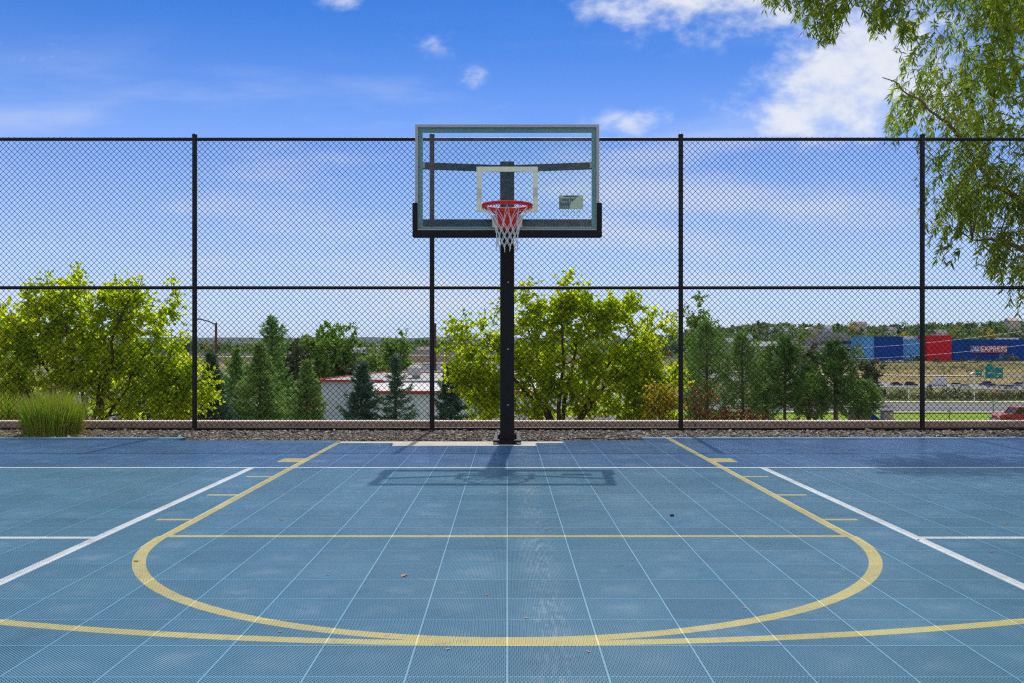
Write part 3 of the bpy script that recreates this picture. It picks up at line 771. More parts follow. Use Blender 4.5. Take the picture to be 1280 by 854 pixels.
def cluster_tree(name, label, cat, X, Y, base_z, stems, lumps, n_cl, per, leafL, leafW, leaf_mat, bark_mat, seed, group=None, twig=.28, droop=.0, up=.35, stem_r=.05, shoots=0, branch_r=.012, wood='trunk'):
    """stems: end points of the main limbs, lumps: (centre, radii) of the crown; all relative to the foot of the tree"""
    rng = np.random.default_rng(seed)
    root = thing(name, label, cat, (X, Y, base_z), 0, group)
    tb, nodes, nr = MB(), [], []
    for i, e in enumerate(stems):
        e = np.array(e, float); foot = np.array([rng.normal(0, .04), rng.normal(0, .04), -.1]) * (stem_r / .05)
        k = 9; s = np.linspace(0, 1, k)[:, None]
        mid = e * np.array([.30, .30, .45]) + rng.normal(0, .05, 3) * np.linalg.norm(e) * .6
        P = foot * (1 - s) ** 2 + 2 * mid * s * (1 - s) + e * s ** 2
        P[1:-1] += rng.normal(0, .012, (k - 2, 3)) * np.linalg.norm(e)
        r = stem_r * rng.uniform(.75, 1.1) * (1 - .82 * s[:, 0])
        tb.tube(P, r, 7)
        for q in range(2, k): nodes.append(P[q]); nr.append(r[q])
    cen = []
    vol = np.array([np.prod(l[1]) ** .8 for l in lumps]); vol /= vol.sum()
    for _ in range(n_cl):
        c, rd = lumps[rng.choice(len(lumps), p=vol)]
        d = rand_dirs(rng, 1)[0] * rng.random() ** (1 / 2.3)
        cen.append(np.array(c) + d * np.array(rd))
    cen = np.array(cen); org = cen.mean(0)
    order = np.argsort(np.linalg.norm((cen - np.array(stems).mean(0)) , axis=1))
    PP, DD, NN = [], [], []
    for ci in order:
        c = cen[ci]; nd = np.array(nodes)
        dv = c - nd; dist = np.linalg.norm(dv, axis=1) + np.where(dv[:, 2] < -.1, .6, 0) * np.abs(dv[:, 2])
        j = int(np.argmin(dist)); a = nd[j]; L = np.linalg.norm(c - a)
        k = 5; s = np.linspace(0, 1, k)[:, None]
        m = (a + c) / 2 + np.array([0, 0, -.10 * L]) + rng.normal(0, .07, 3) * L
        P = a * (1 - s) ** 2 + 2 * m * s * (1 - s) + c * s ** 2
        r0 = min(nr[j] * .8, branch_r * (1 + L))
        r = r0 * (1 - .7 * s[:, 0]); tb.tube(P, r, 5, cap=False)
        for q in (2, 4): nodes.append(P[q]); nr.append(r[q])
        out = unit((c - org)[None])[0]
        nt = max(2, per // 9)
        td = unit(rand_dirs(rng, nt) + out * .55 + np.array([0, 0, up - droop]))
        for q in range(nt):
            ln = twig * rng.uniform(.6, 1.4); m_ = max(1, per // nt)
            ss = rng.uniform(.1, 1.0, m_)
            bend = np.array([0, 0, -droop])
            pos = c + td[q] * (ss * ln)[:, None] + bend * (ss ** 2 * ln)[:, None]
            PP.append(pos); DD.append(unit(rand_dirs(rng, m_) + td[q] * .7 + np.array([0, 0, -.35 - droop]))); NN.append(unit(rand_dirs(rng, m_) + np.array([0, 0, .6])))
            if twig > .15: tb.tube([c, c + td[q] * ln * .5 + bend * ln * .25, c + td[q] * ln + bend * ln], [branch_r * .3, branch_r * .22, branch_r * .1], 3, cap=False)
    for _ in range(shoots):       # upright shoots breaking the outline
        c, rd = lumps[rng.integers(len(lumps))]
        a = rng.uniform(0, 2 * PI); b0 = np.array(c) + np.array([rd[0] * .75 * math.cos(a), rd[1] * .6 * math.sin(a), rd[2] * rng.uniform(.55, .8)])
        ln = rng.uniform(.22, .5); tip = b0 + np.array([rng.normal(0, .12), rng.normal(0, .12), ln])
        tb.tube([b0, (b0 + tip) / 2 + rng.normal(0, .02, 3), tip], [.008, .006, .002], 4, cap=False)
        m_ = int(per * .8); ss = rng.random(m_)
        PP.append(b0 + (tip - b0) * ss[:, None] + rng.normal(0, .05, (m_, 3))); DD.append(unit(rand_dirs(rng, m_) + np.array([0, 0, .1]))); NN.append(rand_dirs(rng, m_))
    PP, DD, NN = np.concatenate(PP), np.concatenate(DD), np.concatenate(NN)
    n = len(PP)
    lb = MB(); lb.leaves(PP, DD, NN, leafL * rng.uniform(.6, 1.3, n), leafW * rng.uniform(.65, 1.25, n))
    tb.build(wood, bark_mat, root, smooth=True)
    lb.build('crown' if wood == 'trunk' else 'foliage', leaf_mat, root)
    return root

def conifer(name, label, cat, X, Y, base_z, H, R, mat, bark, seed, needle=.06, nw=.011, n_br=70, dens=1.0, upturn=.0, bare=.06, tuft=False, group=None, taper=.85, irregular=.25):
    rng = np.random.default_rng(seed)
    root = thing(name, label, cat, (X, Y, base_z), 0, group)
    tb = MB(); lean = rng.normal(0, .02, 2) * H
    k = 8; s = np.linspace(0, 1, k)
    TP = np.stack([lean[0] * s ** 2, lean[1] * s ** 2, H * s * .99 - .1 * (1 - s)], 1)
    tb.tube(TP, .018 * H * (1 - .92 * s) + .004, 7)
    PP, DD, NN = [], [], []
    for b in range(n_br):
        f = bare + (1 - bare) * ((b + rng.random()) / n_br) ** .9
        h = H * f
        prof = (1 - f) ** taper if not tuft else 1.12 * (1 - (f - bare) / (1 - bare)) ** .62 * (.5 + .5 * min(1, (f - bare) / (1 - bare) * 5))
        ln = max(.05, R * prof * (1 + irregular * rng.normal()))
        az = b * 2.399 + rng.normal(0, .35)
        d = np.array([math.cos(az), math.sin(az), 0])
        rise = (upturn + .55 * f) * ln
        o = np.array([lean[0] * f * f, lean[1] * f * f, h])
        m = max(3, int(5 + ln * 6)); t_ = np.linspace(0, 1, m)
        P = o + d * (t_ * ln)[:, None] + np.array([0, 0, 1.]) * ((-.28 * ln * np.sin(t_ * PI * .75) + rise * t_ ** 1.6))[:, None]
        tb.tube(P, np.linspace(.010, .002, m) * (H / 3) ** .5, 4, cap=False)
        nn = int((40 + 330 * ln / max(needle * 16, .3)) * dens)
        tt = rng.random(nn) ** (.75 if not tuft else .36)
        base = np.stack([np.interp(tt, t_, P[:, q]) for q in range(3)], 1)
        side = np.array([-d[1], d[0], 0])
        sw = rng.choice([-1, 1], nn) * rng.random(nn) * .42 * ln * (1 - tt * .75)
        fwd = np.abs(sw) * .55
        pos = base + side * sw[:, None] + d * fwd[:, None] + np.array([0, 0, 1.]) * (-np.abs(sw) * .22)[:, None] + rng.normal(0, needle * .22, (nn, 3))
        dirs = unit(d * .9 + side * np.sign(sw)[:, None] * .7 + rand_dirs(rng, nn) * (.8 if not tuft else 1.1) + np.array([0, 0, .25 + upturn]))
        PP.append(pos); DD.append(dirs); NN.append(rand_dirs(rng, nn))
    m_ = int(80 * dens); PP.append(np.stack([lean[0] + rng.normal(0, .02, m_), lean[1] + rng.normal(0, .02, m_), H * rng.uniform(.93, 1.0, m_)], 1)); DD.append(unit(rand_dirs(rng, m_) * .6 + np.array([0, 0, 1.]))); NN.append(rand_dirs(rng, m_))
    PP, DD, NN = np.concatenate(PP), np.concatenate(DD), np.concatenate(NN); n = len(PP)
    lb = MB(); lb.leaves(PP, DD, NN, needle * rng.uniform(.6, 1.4, n), nw * rng.uniform(.7, 1.4, n), 0.05)
    tb.build('trunk', bark, root, smooth=True); lb.build('crown', mat, root)
    return root

# the two broad yellow-green trees just behind the fence
def maple(px, ytop, halfw_px, label, seed, Y=15.2, lumps=None, stems=None, n=250):
    x = X_at(px, Y); bz = tz(x, Y)
    lumps = [((c[0], c[1], c[2] - .20), r) for c, r in lumps]
    cluster_tree('broad_tree', label, 'tree', x, Y, bz, stems, lumps, n, 84, .074, .054, M['maple_leaf'], M['bark'], seed, 'yellow-green trees behind the fence', twig=.24, stem_r=.055, shoots=9, up=.2)
# heights over the foot (foot at about -.62)
maple(112, 330, 155, 'broad yellow-green tree behind the fence, beyond the tuft of tall grass', 21,
      lumps=[((-1.0, 0, 1.85), (1.0, 0.41, .85)), ((0, 0, 2.0), (1.15, 0.48, .95)), ((.75, 0, 1.9), (1.0, 0.41, .95)), ((.1, 0, 1.2), (1.8, 0.48, .65)), ((1.45, -.1, 1.3), (.62, 0.30, .66)), ((-1.6, .1, 1.5), (.8, 0.35, .8)), ((.45, .1, 2.5), (.62, 0.22, .42)), ((-.8, .2, 2.35), (.7, 0.22, .45)), ((1.3, 0, .95), (.65, 0.26, .38)), ((-.3, .1, 2.45), (.6, 0.22, .4)), ((-1.5, 0, .8), (.8, 0.30, .4))],
      stems=[(-1.1, .1, 1.9), (-.4, -.2, 2.3), (.35, .2, 2.2), (1.0, .0, 1.7), (.7, -.2, 2.4), (-.9, -.4, 1.1)], n=370)
maple(700, 333, 142, 'broad yellow-green tree with forked trunks behind the fence, just right of the hoop pole', 22,
      lumps=[((-1.35, 0, 1.75), (.42, 0.30, .75)), ((-1.2, 0, 1.2), (.5, 0.30, .5)), ((-.6, 0, 1.75), (.75, 0.39, .9)), ((.15, 0, 1.85), (.95, 0.43, .95)), ((.95, 0, 1.8), (.75, 0.39, .95)), ((1.4, 0, 1.5), (.52, 0.30, .8)), ((.1, 0, 1.25), (1.55, 0.43, .6)), ((.75, 0, 2.45), (.55, 0.22, .36)), ((-.3, .1, 2.45), (.5, 0.17, .36)), ((1.1, 0, .85), (.75, 0.26, .38)), ((-1.1, .1, .85), (.5, 0.22, .36)), ((.2, 0, 2.5), (.5, 0.22, .36))],
      stems=[(-1.2, .1, 1.9), (-.6, .2, 2.2), (.0, -.2, 2.4), (.55, .2, 2.4), (1.15, .0, 1.9), (.9, -.3, 1.3), (-.5, -.3, 1.2)], n=310)
# small shrubs along the kerb
def shrub(name, label, px, ytop, wpx, Y, leaf, seed, n=40, per=45, L=.06, W=.04, cat='shrub', group=None, bark='bark_grey'):
    x = X_at(px, Y); bz = tz(x, Y); H = Z_at(ytop, Y) - bz; w = wpx / F * Y / 2
    lumps = [((0, 0, H * .62), (w * .8, w * .8, H * .36)), ((-w * .35, 0, H * .5), (w * .6, w * .6, H * .3)), ((w * .35, 0, H * .55), (w * .6, w * .6, H * .34))]
    st = [(math.cos(a) * w * .6, math.sin(a) * w * .6, H * (.7 + .2 * ((k * 7) % 3) / 2)) for k, a in enumerate(np.linspace(0, 2 * PI, 9)[:-1])]
    return cluster_tree(name, label, cat, x, Y, bz, st, lumps, n, per, L, W, leaf, M[bark], seed, group, twig=.16, stem_r=.014, branch_r=.006, wood='stem')
shrub('shrub', 'bright yellow autumn shrub behind the fence at the right foot of the forked tree', 826, 480, 56, 13.8, M['yellow_leaf'], 31, 42, 40, .05, .034)
shrub('shrub', 'dry brown twiggy shrub behind the fence, tallest of the rust-coloured shrubs', 872, 478, 48, 14.2, M['rust_leaf'], 32, 46, 22, .05, .022)
shrub('shrub', 'low rust-orange shrub behind the fence between brown twigs and red shrub', 906, 506, 42, 14.0, M['rust_leaf'], 33, 26, 34, .05, .03)
shrub('shrub', 'low dark red-brown shrub behind the fence under the pale green pines', 942, 508, 46, 14.0, M['red_leaf'], 34, 28, 34, .05, .03)
shrub('shrub', 'bare brown brush behind the hoop pole under the forked tree', 662, 492, 60, 17.5, M['rust_leaf'], 35, 44, 16, .05, .016)
shrub('shrub', 'dry brown brush below the forked tree, between its trunks and the yellow shrub', 745, 500, 70, 17.8, M['rust_leaf'], 36, 40, 15, .05, .016)

def spruce(label, px, ytop, wpx, Y, mat, seed, ybase=None, group='spruces below the kerb', **kw):
    x = X_at(px, Y); bz = tz(x, Y); H = Z_at(ytop, Y) - bz
    hv = min(H, (527 - ytop) / F * Y)                      # height showing over the kerb
    R = wpx / 2 / F * Y / max(.3, (hv / H) ** .85)
    name = kw.pop('name', 'spruce_tree')
    return conifer(name, label, 'tree', x, Y, bz, H, R, mat, M['bark_grey'], seed, group=group, **kw)
spruce('dark blue spruce right of the second fence post, under the yellow-green branch', 267, 443, 52, 17, M['spruce_needle'], 41, n_br=105, dens=1.7, needle=.07, nw=.014)
spruce('tall green spruce, broadest of the conifers left of the white building', 325, 430, 74, 18, M['spruce_green'], 42, n_br=120, dens=1.7, needle=.07, nw=.013)
spruce('small yellowish spruce in front of the left corner of the white building', 383, 452, 48, 17, M['spruce_green'], 43, n_br=90, dens=1.5, needle=.068, nw=.013)
spruce('blue spruce in front of the white building, left of the slim one', 450, 455, 46, 16.5, M['spruce_needle'], 44, n_br=85, dens=1.6, needle=.068, nw=.014)
spruce('slim sparse blue spruce in the middle of the white building', 495, 447, 50, 16.5, M['spruce_needle'], 45, n_br=66, dens=1.3, taper=1.0, irregular=.4, needle=.066, nw=.013)
spruce('blue spruce standing just right of the fence post left of the hoop', 564, 456, 50, 16.5, M['spruce_needle'], 46, n_br=85, dens=1.6, needle=.068, nw=.014)
spruce('low blue spruce under the left yellow-green tree, nearest its trunk', 172, 490, 50, 17.5, M['spruce_needle'], 47, n_br=80, dens=1.6)
spruce('low blue spruce left of the second fence post, under the yellow-green tree', 222, 482, 46, 17.5, M['spruce_needle'], 48, n_br=80, dens=1.6)
spruce('dark spruce at the left edge behind the grass tuft', 10, 470, 80, 18, M['spruce_needle'], 49, n_br=80)
spruce('small dark round-topped conifer standing behind the two spruces left', 294, 438, 42, 36, M['pine_needle'], 50, dens=2.0, n_br=90, needle=.13, nw=.03, group=None, name='conifer_tree')
spruce('tall dark pine with an uneven pointed top, beside the grey lamp pole', 343, 398, 60, 42, M['pine_needle'], 51, n_br=120, needle=.2, nw=.045, group=None, name='pine_tree', irregular=.4, upturn=.25, taper=.75)
# pines right of the forked tree
def pine(label, px, ytop, wpx, Y, mat, seed, **kw):
    x = X_at(px, Y); bz = tz(x, Y); H = Z_at(ytop, Y) - bz; R = wpx / 2 / F * Y
    vis = (527 - ytop) / F * Y
    bare = max(.05, 1 - vis / H * kw.pop('reach', .9))
    return conifer('pine_tree', label, 'tree', x, Y, bz, H, R, mat, M['bark_grey'], seed, tuft=True, bare=bare, group='pines beyond the kerb', **kw)
pine('feathery green pine beside the third fence post, behind the brown shrub', 884, 405, 60, 17, M['pine_needle'], 61, needle=.085, nw=.009, n_br=95, upturn=.4, reach=1.0)
pine('slender pale pine with a narrow pointed top, above the red shrub', 929, 420, 56, 17, M['pine_needle'], 62, needle=.085, nw=.009, n_br=90, upturn=.5, reach=1.0)
pine('dense dark green pine on a bare trunk, taller of the two dark pines', 981, 426, 50, 17, M['pine_dark'], 63, needle=.075, nw=.013, n_br=66, upturn=.55, reach=.85, irregular=.45, dens=1.35)
pine('dense dark green pine on a bare trunk, right of the pale low pine', 1044, 430, 48, 17, M['pine_dark'], 64, needle=.075, nw=.013, n_br=66, upturn=.55, reach=.85, irregular=.45, dens=1.35)
pine('low pale pine between the two dark pines', 1013, 470, 52, 17.5, M['pine_needle'], 65, needle=.07, nw=.010, n_br=70, upturn=.4, reach=.9)
pine('low spreading pine at the right foot of the dark pines, beside the shed', 1072, 478, 50, 17.5, M['pine_needle'], 66, needle=.07, nw=.012, n_br=70, upturn=.4, reach=.9)
pine('thin young pine left of the dark pines, with an open crown', 958, 452, 40, 17.5, M['pine_needle'], 67, needle=.075, nw=.009, n_br=60, upturn=.4, reach=1.0)

# broadleaf trees further down the slope
def leafy(name, label, px, ytop, wpx, Y, seed, mat='poplar_leaf', n=90, per=36, L=.2, col=False, group=None, zb=None):
    x = X_at(px, Y); bz = tz(x, Y); H = Z_at(ytop, Y) - bz; w = wpx / 2 / F * Y
    rng = np.random.default_rng(seed); lumps = []
    k = 7 if col else 6
    for i in range(k):
        f = .28 + .62 * i / (k - 1)
        lumps.append(((rng.normal(0, .12) * w, rng.normal(0, .12) * w, H * f), (w * (.85 if col else .95) * (1 - .45 * abs(f - .5)) , w * .8, H * .16)))
    if not col:
        for _ in range(5): lumps.append(((rng.uniform(-.6, .6) * w, rng.uniform(-.4, .4) * w, H * rng.uniform(.4, .82)), (w * .42, w * .42, H * .13)))
    lumps.append(((0, 0, H * .93), (w * .3, w * .3, H * .07)))
    st = [(rng.normal(0, .25) * w, rng.normal(0, .25) * w, H * .9), (.4 * w, .1 * w, H * .7), (-.4 * w, -.1 * w, H * .7)]
    return cluster_tree(name, label, 'tree', x, Y, bz, st, lumps, n, per, L, L * .7, M[mat], M['bark_grey'], seed, group, twig=L * 2.2, stem_r=.02 * H, branch_r=.02, up=.5)
leafy('leafy_tree', 'bright green tree showing above the feathery pine, beside the third fence post', 873, 379, 58, 27, 71, n=190, L=.10, col=True)
leafy('poplar_tree', 'green poplar left of the big clump beside the grey lamp pole', 394, 424, 46, 72, 72, n=150, L=.26, col=True, group='poplars behind the white building')
leafy('poplar_tree', 'broad tall poplar in the middle of the clump behind the white building', 414, 413, 52, 75, 73, n=190, L=.26, col=True, group='poplars behind the white building')
leafy('poplar_tree', 'green poplar on the right of the clump, above the roof corner', 433, 416, 44, 74, 74, n=160, L=.26, col=True, group='poplars behind the white building')
leafy('poplar_tree', 'pale slim tree between the clump of poplars and the roof', 446, 446, 26, 66, 75, n=50, L=.22, mat='olive_leaf')
leafy('poplar_tree', 'slim bright poplar behind the white roof, left of the rooftop unit', 485, 428, 26, 68, 76, n=100, L=.22, col=True, group='poplars behind the white building')
leafy('poplar_tree', 'slim bright poplar rising right behind the rooftop unit', 505, 425, 28, 68, 77, n=110, L=.22, col=True, group='poplars behind the white building')
leafy('leafy_tree', 'low round green tree behind the white roof ridge', 464, 444, 40, 66, 78, n=110, L=.22)
leafy('leafy_tree', 'pale green tree between the tall pine and the poplars', 372, 434, 46, 60, 79, n=140, L=.22, mat='olive_leaf')
leafy('leafy_tree', 'bushy green tree low between the brown street lamp and the two left spruces', 300, 456, 50, 80, 84, n=110, L=.26)
leafy('leafy_tree', 'round olive tree low behind the small yellowish spruce', 352, 462, 44, 66, 85, n=100, L=.24, mat='olive_leaf')
leafy('leafy_tree', 'green tree in the gap right of the slender pine', 957, 432, 30, 70, 80, n=60, L=.24)
leafy('leafy_tree', 'green tree behind the low pale pine, under the grey office', 1012, 440, 44, 90, 81, n=80, L=.3, mat='olive_leaf')
leafy('leafy_tree', 'dark green tree behind the forked tree and yellow shrub', 838, 470, 50, 24, 82, n=80, L=.10)
leafy('leafy_tree', 'olive tree on the slope right of the rightmost dark pine', 1088, 455, 40, 150, 83, n=60, L=.5, mat='olive_leaf')

# ------------------------------------------------------------------ willow overhanging from the right
def make_willow():
    rng = np.random.default_rng(91)
    TX, TY = 9.3, 15.0; bz = tz(TX, TY)
    root = thing('willow_tree', 'large willow with long drooping narrow leaves overhanging the fence at right', 'tree', (TX, TY, bz))
    O = np.array([TX, TY, bz])
    def poly_in(px, py, poly):
        c = False; j = len(poly) - 1
        for i in range(len(poly)):
            xi, yi = poly[i]; xj, yj = poly[j]
            if (yi > py) != (yj > py) and px < (xj - xi) * (py - yi) / (yj - yi) + xi: c = not c
            j = i
        return c
    tb = MB()
    limbs = []
    def limb(pts, r0, r1):
        P = np.array(pts, float) ; k = 14
        s = np.linspace(0, len(P) - 1, k); Q = np.stack([np.interp(s, np.arange(len(P)), P[:, q]) for q in range(3)], 1)
        Q[1:-1] = (Q[:-2] + Q[1:-1] * 2 + Q[2:]) / 4 + rng.normal(0, .025, (k - 2, 3))
        tb.tube(Q - O, np.linspace(r0, r1, k), 8)
        if r0 > .03: limbs.extend(Q[2:])
    fork = (TX - .15, TY - .1, 1.6)
    def W(px, py, Y): return (X_at(px, Y), Y, Z_at(py, Y))
    limb([(TX, TY, bz - .2), (TX + .05, TY, .3), fork], .24, .19)
    limb([fork, W(1330, 290, 14.8), W(1262, 245, 14.6), W(1232, 225, 14.4), W(1205, 175, 14.2), W(1150, 128, 13.8)], .075, .008)
    limb([fork, W(1375, 200, 14.8), W(1345, 90, 14.6), W(1290, -20, 14.2), W(1200, -70, 13.4), W(1060, -70, 12.9)], .11, .012)
    limb([fork, W(1345, 330, 14.6), W(1295, 322, 14.2), W(1252, 300, 13.9), W(1215, 300, 13.7)], .08, .01)
    limb([fork, W(1370, 60, 14.6), W(1340, -60, 14.0), W(1260, -150, 13.4), W(1130, -140, 13.0), W(990, -90, 12.8)], .13, .012)
    limb([fork, W(1400, 10, 15.2), W(1420, -140, 15.2), W(1380, -260, 15.0)], .14, .02)
    limb([fork, W(1480, 100, 15.5), W(1560, 0, 15.8)], .12, .02)
    limb([W(1205, 175, 13.4), W(1175, 147, 13.2), W(1140, 118, 13.05), W(1103, 97, 12.95)], .022, .006)
    LP = np.array(limbs)
    shape = [(1108, 95), (1112, 140), (1104, 178), (1118, 205), (1150, 240), (1152, 290), (1165, 335), (1185, 352), (1205, 318), (1228, 345), (1240, 385), (1275, 395), (1330, 400), (1420, 330), (1500, 150), (1560, -60), (1420, -300), (1250, -220), (1060, -160), (930, -110), (938, -20), (946, 14), (970, 24), (988, 12), (1000, 44), (1022, 60), (1036, 62), (1050, 40), (1068, 8), (1080, 10), (1084, 40), (1096, 54), (1115, 52), (1124, 70)]
    PP, DD, NN = [], [], []
    count = 0
    cl = []
    while len(cl) < 430:
        if len(cl) < 75: px, py = rng.uniform(940, 1120), rng.uniform(-45, 62)
        elif len(cl) < 190: px, py = rng.uniform(1180, 1330), rng.uniform(-20, 370)
        else: px, py = rng.uniform(1080, 1560), rng.uniform(-300, 400)
        if not poly_in(px, py, shape): continue
        Y = rng.uniform(12.5, 13.4) if px < 1110 else rng.uniform(12.5, 15.6)
        cl.append(np.array(W(px, py, Y)))
    while count < 3000:
        p = cl[rng.integers(len(cl))] + rng.normal(0, 1, 3) * np.array([.17, .22, .15]); count += 1
        if not poly_in(CX + p[0] / p[1] * F, HY - (p[2] - CAMZ) / p[1] * F, shape): continue
        if p[1] < 12.35: p[1] = 12.35 + rng.random() * .3
        # twig: leaves the limb, then hangs
        dv = LP - p; dist = np.linalg.norm(dv, axis=1) + np.maximum(0, -(dv[:, 2])) * .5
        a = LP[int(np.argmin(dist))]
        L = np.linalg.norm(p - a)
        away = unit((p - a)[None])[0]; away[2] *= .3
        ln = rng.uniform(.28, .62)
        out = unit((np.array([-.55, -.1, 0]) * (rng.random() + .2) + away * .7 + rng.normal(0, .35, 3))[None])[0]
        end = p
        start = p - out * ln * .55 + np.array([0, 0, ln * .62])
        if .3 < L < .9 and rng.random() < .16:
            m = (a + start) / 2 + np.array([0, 0, .12 * L])
            s = np.linspace(0, 1, 6)[:, None]
            tb.tube((a * (1 - s) ** 2 + 2 * m * s * (1 - s) + start * s ** 2) - O, np.linspace(.007, .003, 6), 4, cap=False)
        m = start + out * ln * .45 + np.array([0, 0, -.08 * ln])
        k = 7; s = np.linspace(0, 1, k)[:, None]
        P = start * (1 - s) ** 2 + 2 * m * s * (1 - s) + end * s ** 2
        tb.tube(P - O, np.linspace(.0035, .0012, k), 3, cap=False)
        n = int(rng.integers(13, 24)); t_ = np.sort(rng.uniform(.05, 1.0, n))
        pos = np.stack([np.interp(t_, s[:, 0], P[:, q]) for q in range(3)], 1)
        tang = unit(np.stack([np.interp(t_, s[:, 0], np.gradient(P[:, q])) for q in range(3)], 1))
        sd = unit(np.cross(tang, rand_dirs(rng, n)))
        PP.append(pos); DD.append(unit(tang * .75 + sd * .75 + np.array([0, 0, -.25]))); NN.append(rand_dirs(rng, n))
    PP, DD, NN = np.concatenate(PP) - O, np.concatenate(DD), np.concatenate(NN); n = len(PP)
    lb = MB(); lb.leaves(PP, DD, NN, rng.uniform(.08, .15, n), rng.uniform(.018, .029, n), .15)
    tb.build('trunk', M['bark_willow'], root, smooth=True); lb.build('crown', M['willow_leaf'], root)
make_willow()

# ------------------------------------------------------------------ grass tuft by the court
def make_tuft(label, x, y, w, h, n, seed):
    rng = np.random.default_rng(seed)
    root = thing('grass_clump', label, 'grass clump', (x, y, -.03))
    def blades(n, hmin, hmax, wid, spread, mat, name):
        r = np.sqrt(rng.random(n)) * w / 2; a = rng.uniform(0, 2 * PI, n)
        base = np.stack([r * np.cos(a) * .88, r * np.sin(a) * .88, np.zeros(n)], 1)
        H = rng.uniform(hmin, hmax, n) * (1 - .30 * (r / (w / 2)) ** 2.5)
        lean = np.stack([np.cos(a), np.sin(a), np.zeros(n)], 1) * (r / (w / 2) * spread)[:, None] + rng.normal(0, .10, (n, 3)) * np.array([1, 1, 0])
        k = 5; V = []
        wdir = rand_dirs(rng, n) * np.array([1, 1, 0]); wdir = unit(wdir)
        for i in range(k):
            s = i / (k - 1)
            c = base + np.array([0, 0, 1.]) * (H * s * (1 - .10 * s))[:, None] + lean * (H * s ** 1.8)[:, None]
            ww = wid * (1 - s ** 2 * .92)
            V += [c - wdir * ww, c + wdir * ww]
        V = np.stack(V, 1)
        f = np.array([[2 * i, 2 * i + 1, 2 * i + 3, 2 * i + 2] for i in range(k - 1)])
        b = MB(); b.add(V.reshape(-1, 3), (f[None] + (np.arange(n) * 2 * k)[:, None, None]).reshape(-1, 4))
        b.build(name, mat, root)
    blades(n, h * .40, h * .96, .0045, .20, M['blade'], 'blade')
    blades(n // 3, h * .6, h * 1.10, .0022, .28, M['blade_dry'], 'seed_stalk')
    blades(n // 5, h * .2, h * .5, .004, .8, M['blade_dry'], 'dry_blade')
make_tuft('bright green ornamental grass tuft with tan tips growing in the gravel by the court', -5.40, 11.36, .70, .68, 3200, 95)
make_tuft('thin straggly grass tuft at the left edge behind the fence', X_at(6, 13.4), 13.4, .5, .62, 420, 96)
# ------------------------------------------------------------------ distant trees and woods
def far_tree_verts(rng, H, R, n, kind):
    """leaf clumps of one distant tree, foot at the origin"""
    if kind == 'cone':
        f = rng.random(n) ** .8; h = H * (.08 + .92 * f); r = R * (1 - f) ** .8 * np.sqrt(rng.uniform(.3, 1, n)); a = rng.uniform(0, 2 * PI, n)
        P = np.stack([r * np.cos(a), r * np.sin(a), h], 1)
    else:
        m = rng.integers(5, 9); C = np.stack([rng.uniform(-.55, .55, m) * R, rng.uniform(-.55, .55, m) * R, H * rng.uniform(.38, .82, m)], 1)
        w = rng.uniform(.35, .6, m)
        k = rng.integers(0, m, n); d = rand_dirs(rng, n) * rng.uniform(.6, 1, (n, 1)) ** .5
        P = C[k] + d * np.stack([w[k] * R, w[k] * R, w[k] * H * .36], 1)
        P[:, 2] = np.clip(P[:, 2], H * .12, H)
    D = unit(rand_dirs(rng, n) + unit(P - np.array([0, 0, H * .45])) * .5); N = rand_dirs(rng, n)
    return P, D, N
def wood(name, label, spots, mat, seed, per=110):
    rng = np.random.default_rng(seed); b = MB()
    for (x, y, H, R, kind) in spots:
        P, D, N = far_tree_verts(rng, H, R, per, kind)
        s = .22 * H
        mi = 0 if isinstance(mat, list) is False else int(rng.choice(len(mat), p=[.34, .32, .2, .12, .02]))
        b.leaves(P + np.array([x, y, tz(x, y) - .3]), D, N, s * rng.uniform(.6, 1.2, per), s * .75 * rng.uniform(.6, 1.2, per), .2, mi)
    return tag(b.build(name, mat), label, 'wood', kind='stuff')
def spots_in(rng, n, u0, u1, y0, y1, h0, h1, cone=.2):
    out = []
    for _ in range(n):
        u = rng.uniform(u0, u1); y = math.sqrt(rng.uniform(y0 * y0, y1 * y1)); H = rng.uniform(h0, h1)
        k = 'cone' if rng.random() < cone else 'round'
        out.append((u * y, y, H, H * (.26 if k == 'cone' else rng.uniform(.42, .6)), k))
    return out
WOODS = [M['far_leaf'], leafmat('mid_green_tree_leaf', [(.0, (0.095, 0.176, 0.041)), (.6, (0.176, 0.284, 0.068)), (1, (0.270, 0.365, 0.095))], .3), leafmat('dark_blue_green_leaf', [(.0, (0.041, 0.081, 0.047)), (1, (0.095, 0.149, 0.081))], .2), leafmat('olive_yellow_leaf', [(.0, (.14, .17, .03)), (1, (.28, .28, .06))], .3), leafmat('gold_tree_leaf', [(.0, (.3, .2, .03)), (1, (.5, .34, .05))], .3)]
r_ = np.random.default_rng(301)
sp = spots_in(r_, 1100, .12, .74, 575, 900, 4.5, 9.5)
wood('hillside_wood', 'wooded hillside of mixed green trees rising behind the stores', sp, WOODS, 302)
sp = spots_in(r_, 620, -.75, .16, 640, 1000, 5, 9.5)
wood('valley_wood', 'belt of dark trees along the far side of the valley, left of the hoop', sp, WOODS, 303, 90)
sp = spots_in(r_, 200, -.75, .5, 1000, 2200, 7, 12)
wood('far_wood', 'thin blue-green line of the farthest trees under the horizon', sp, WOODS, 304, 50)
sp = spots_in(r_, 330, .28, .62, 172, 215, .8, 2.4, 0) + spots_in(r_, 160, .30, .5, 425, 470, .8, 2.2, 0)
wood('roadside_scrub', 'low olive scrub on the bank between the lower road and the highway', sp, M['olive_leaf'], 305, 40)

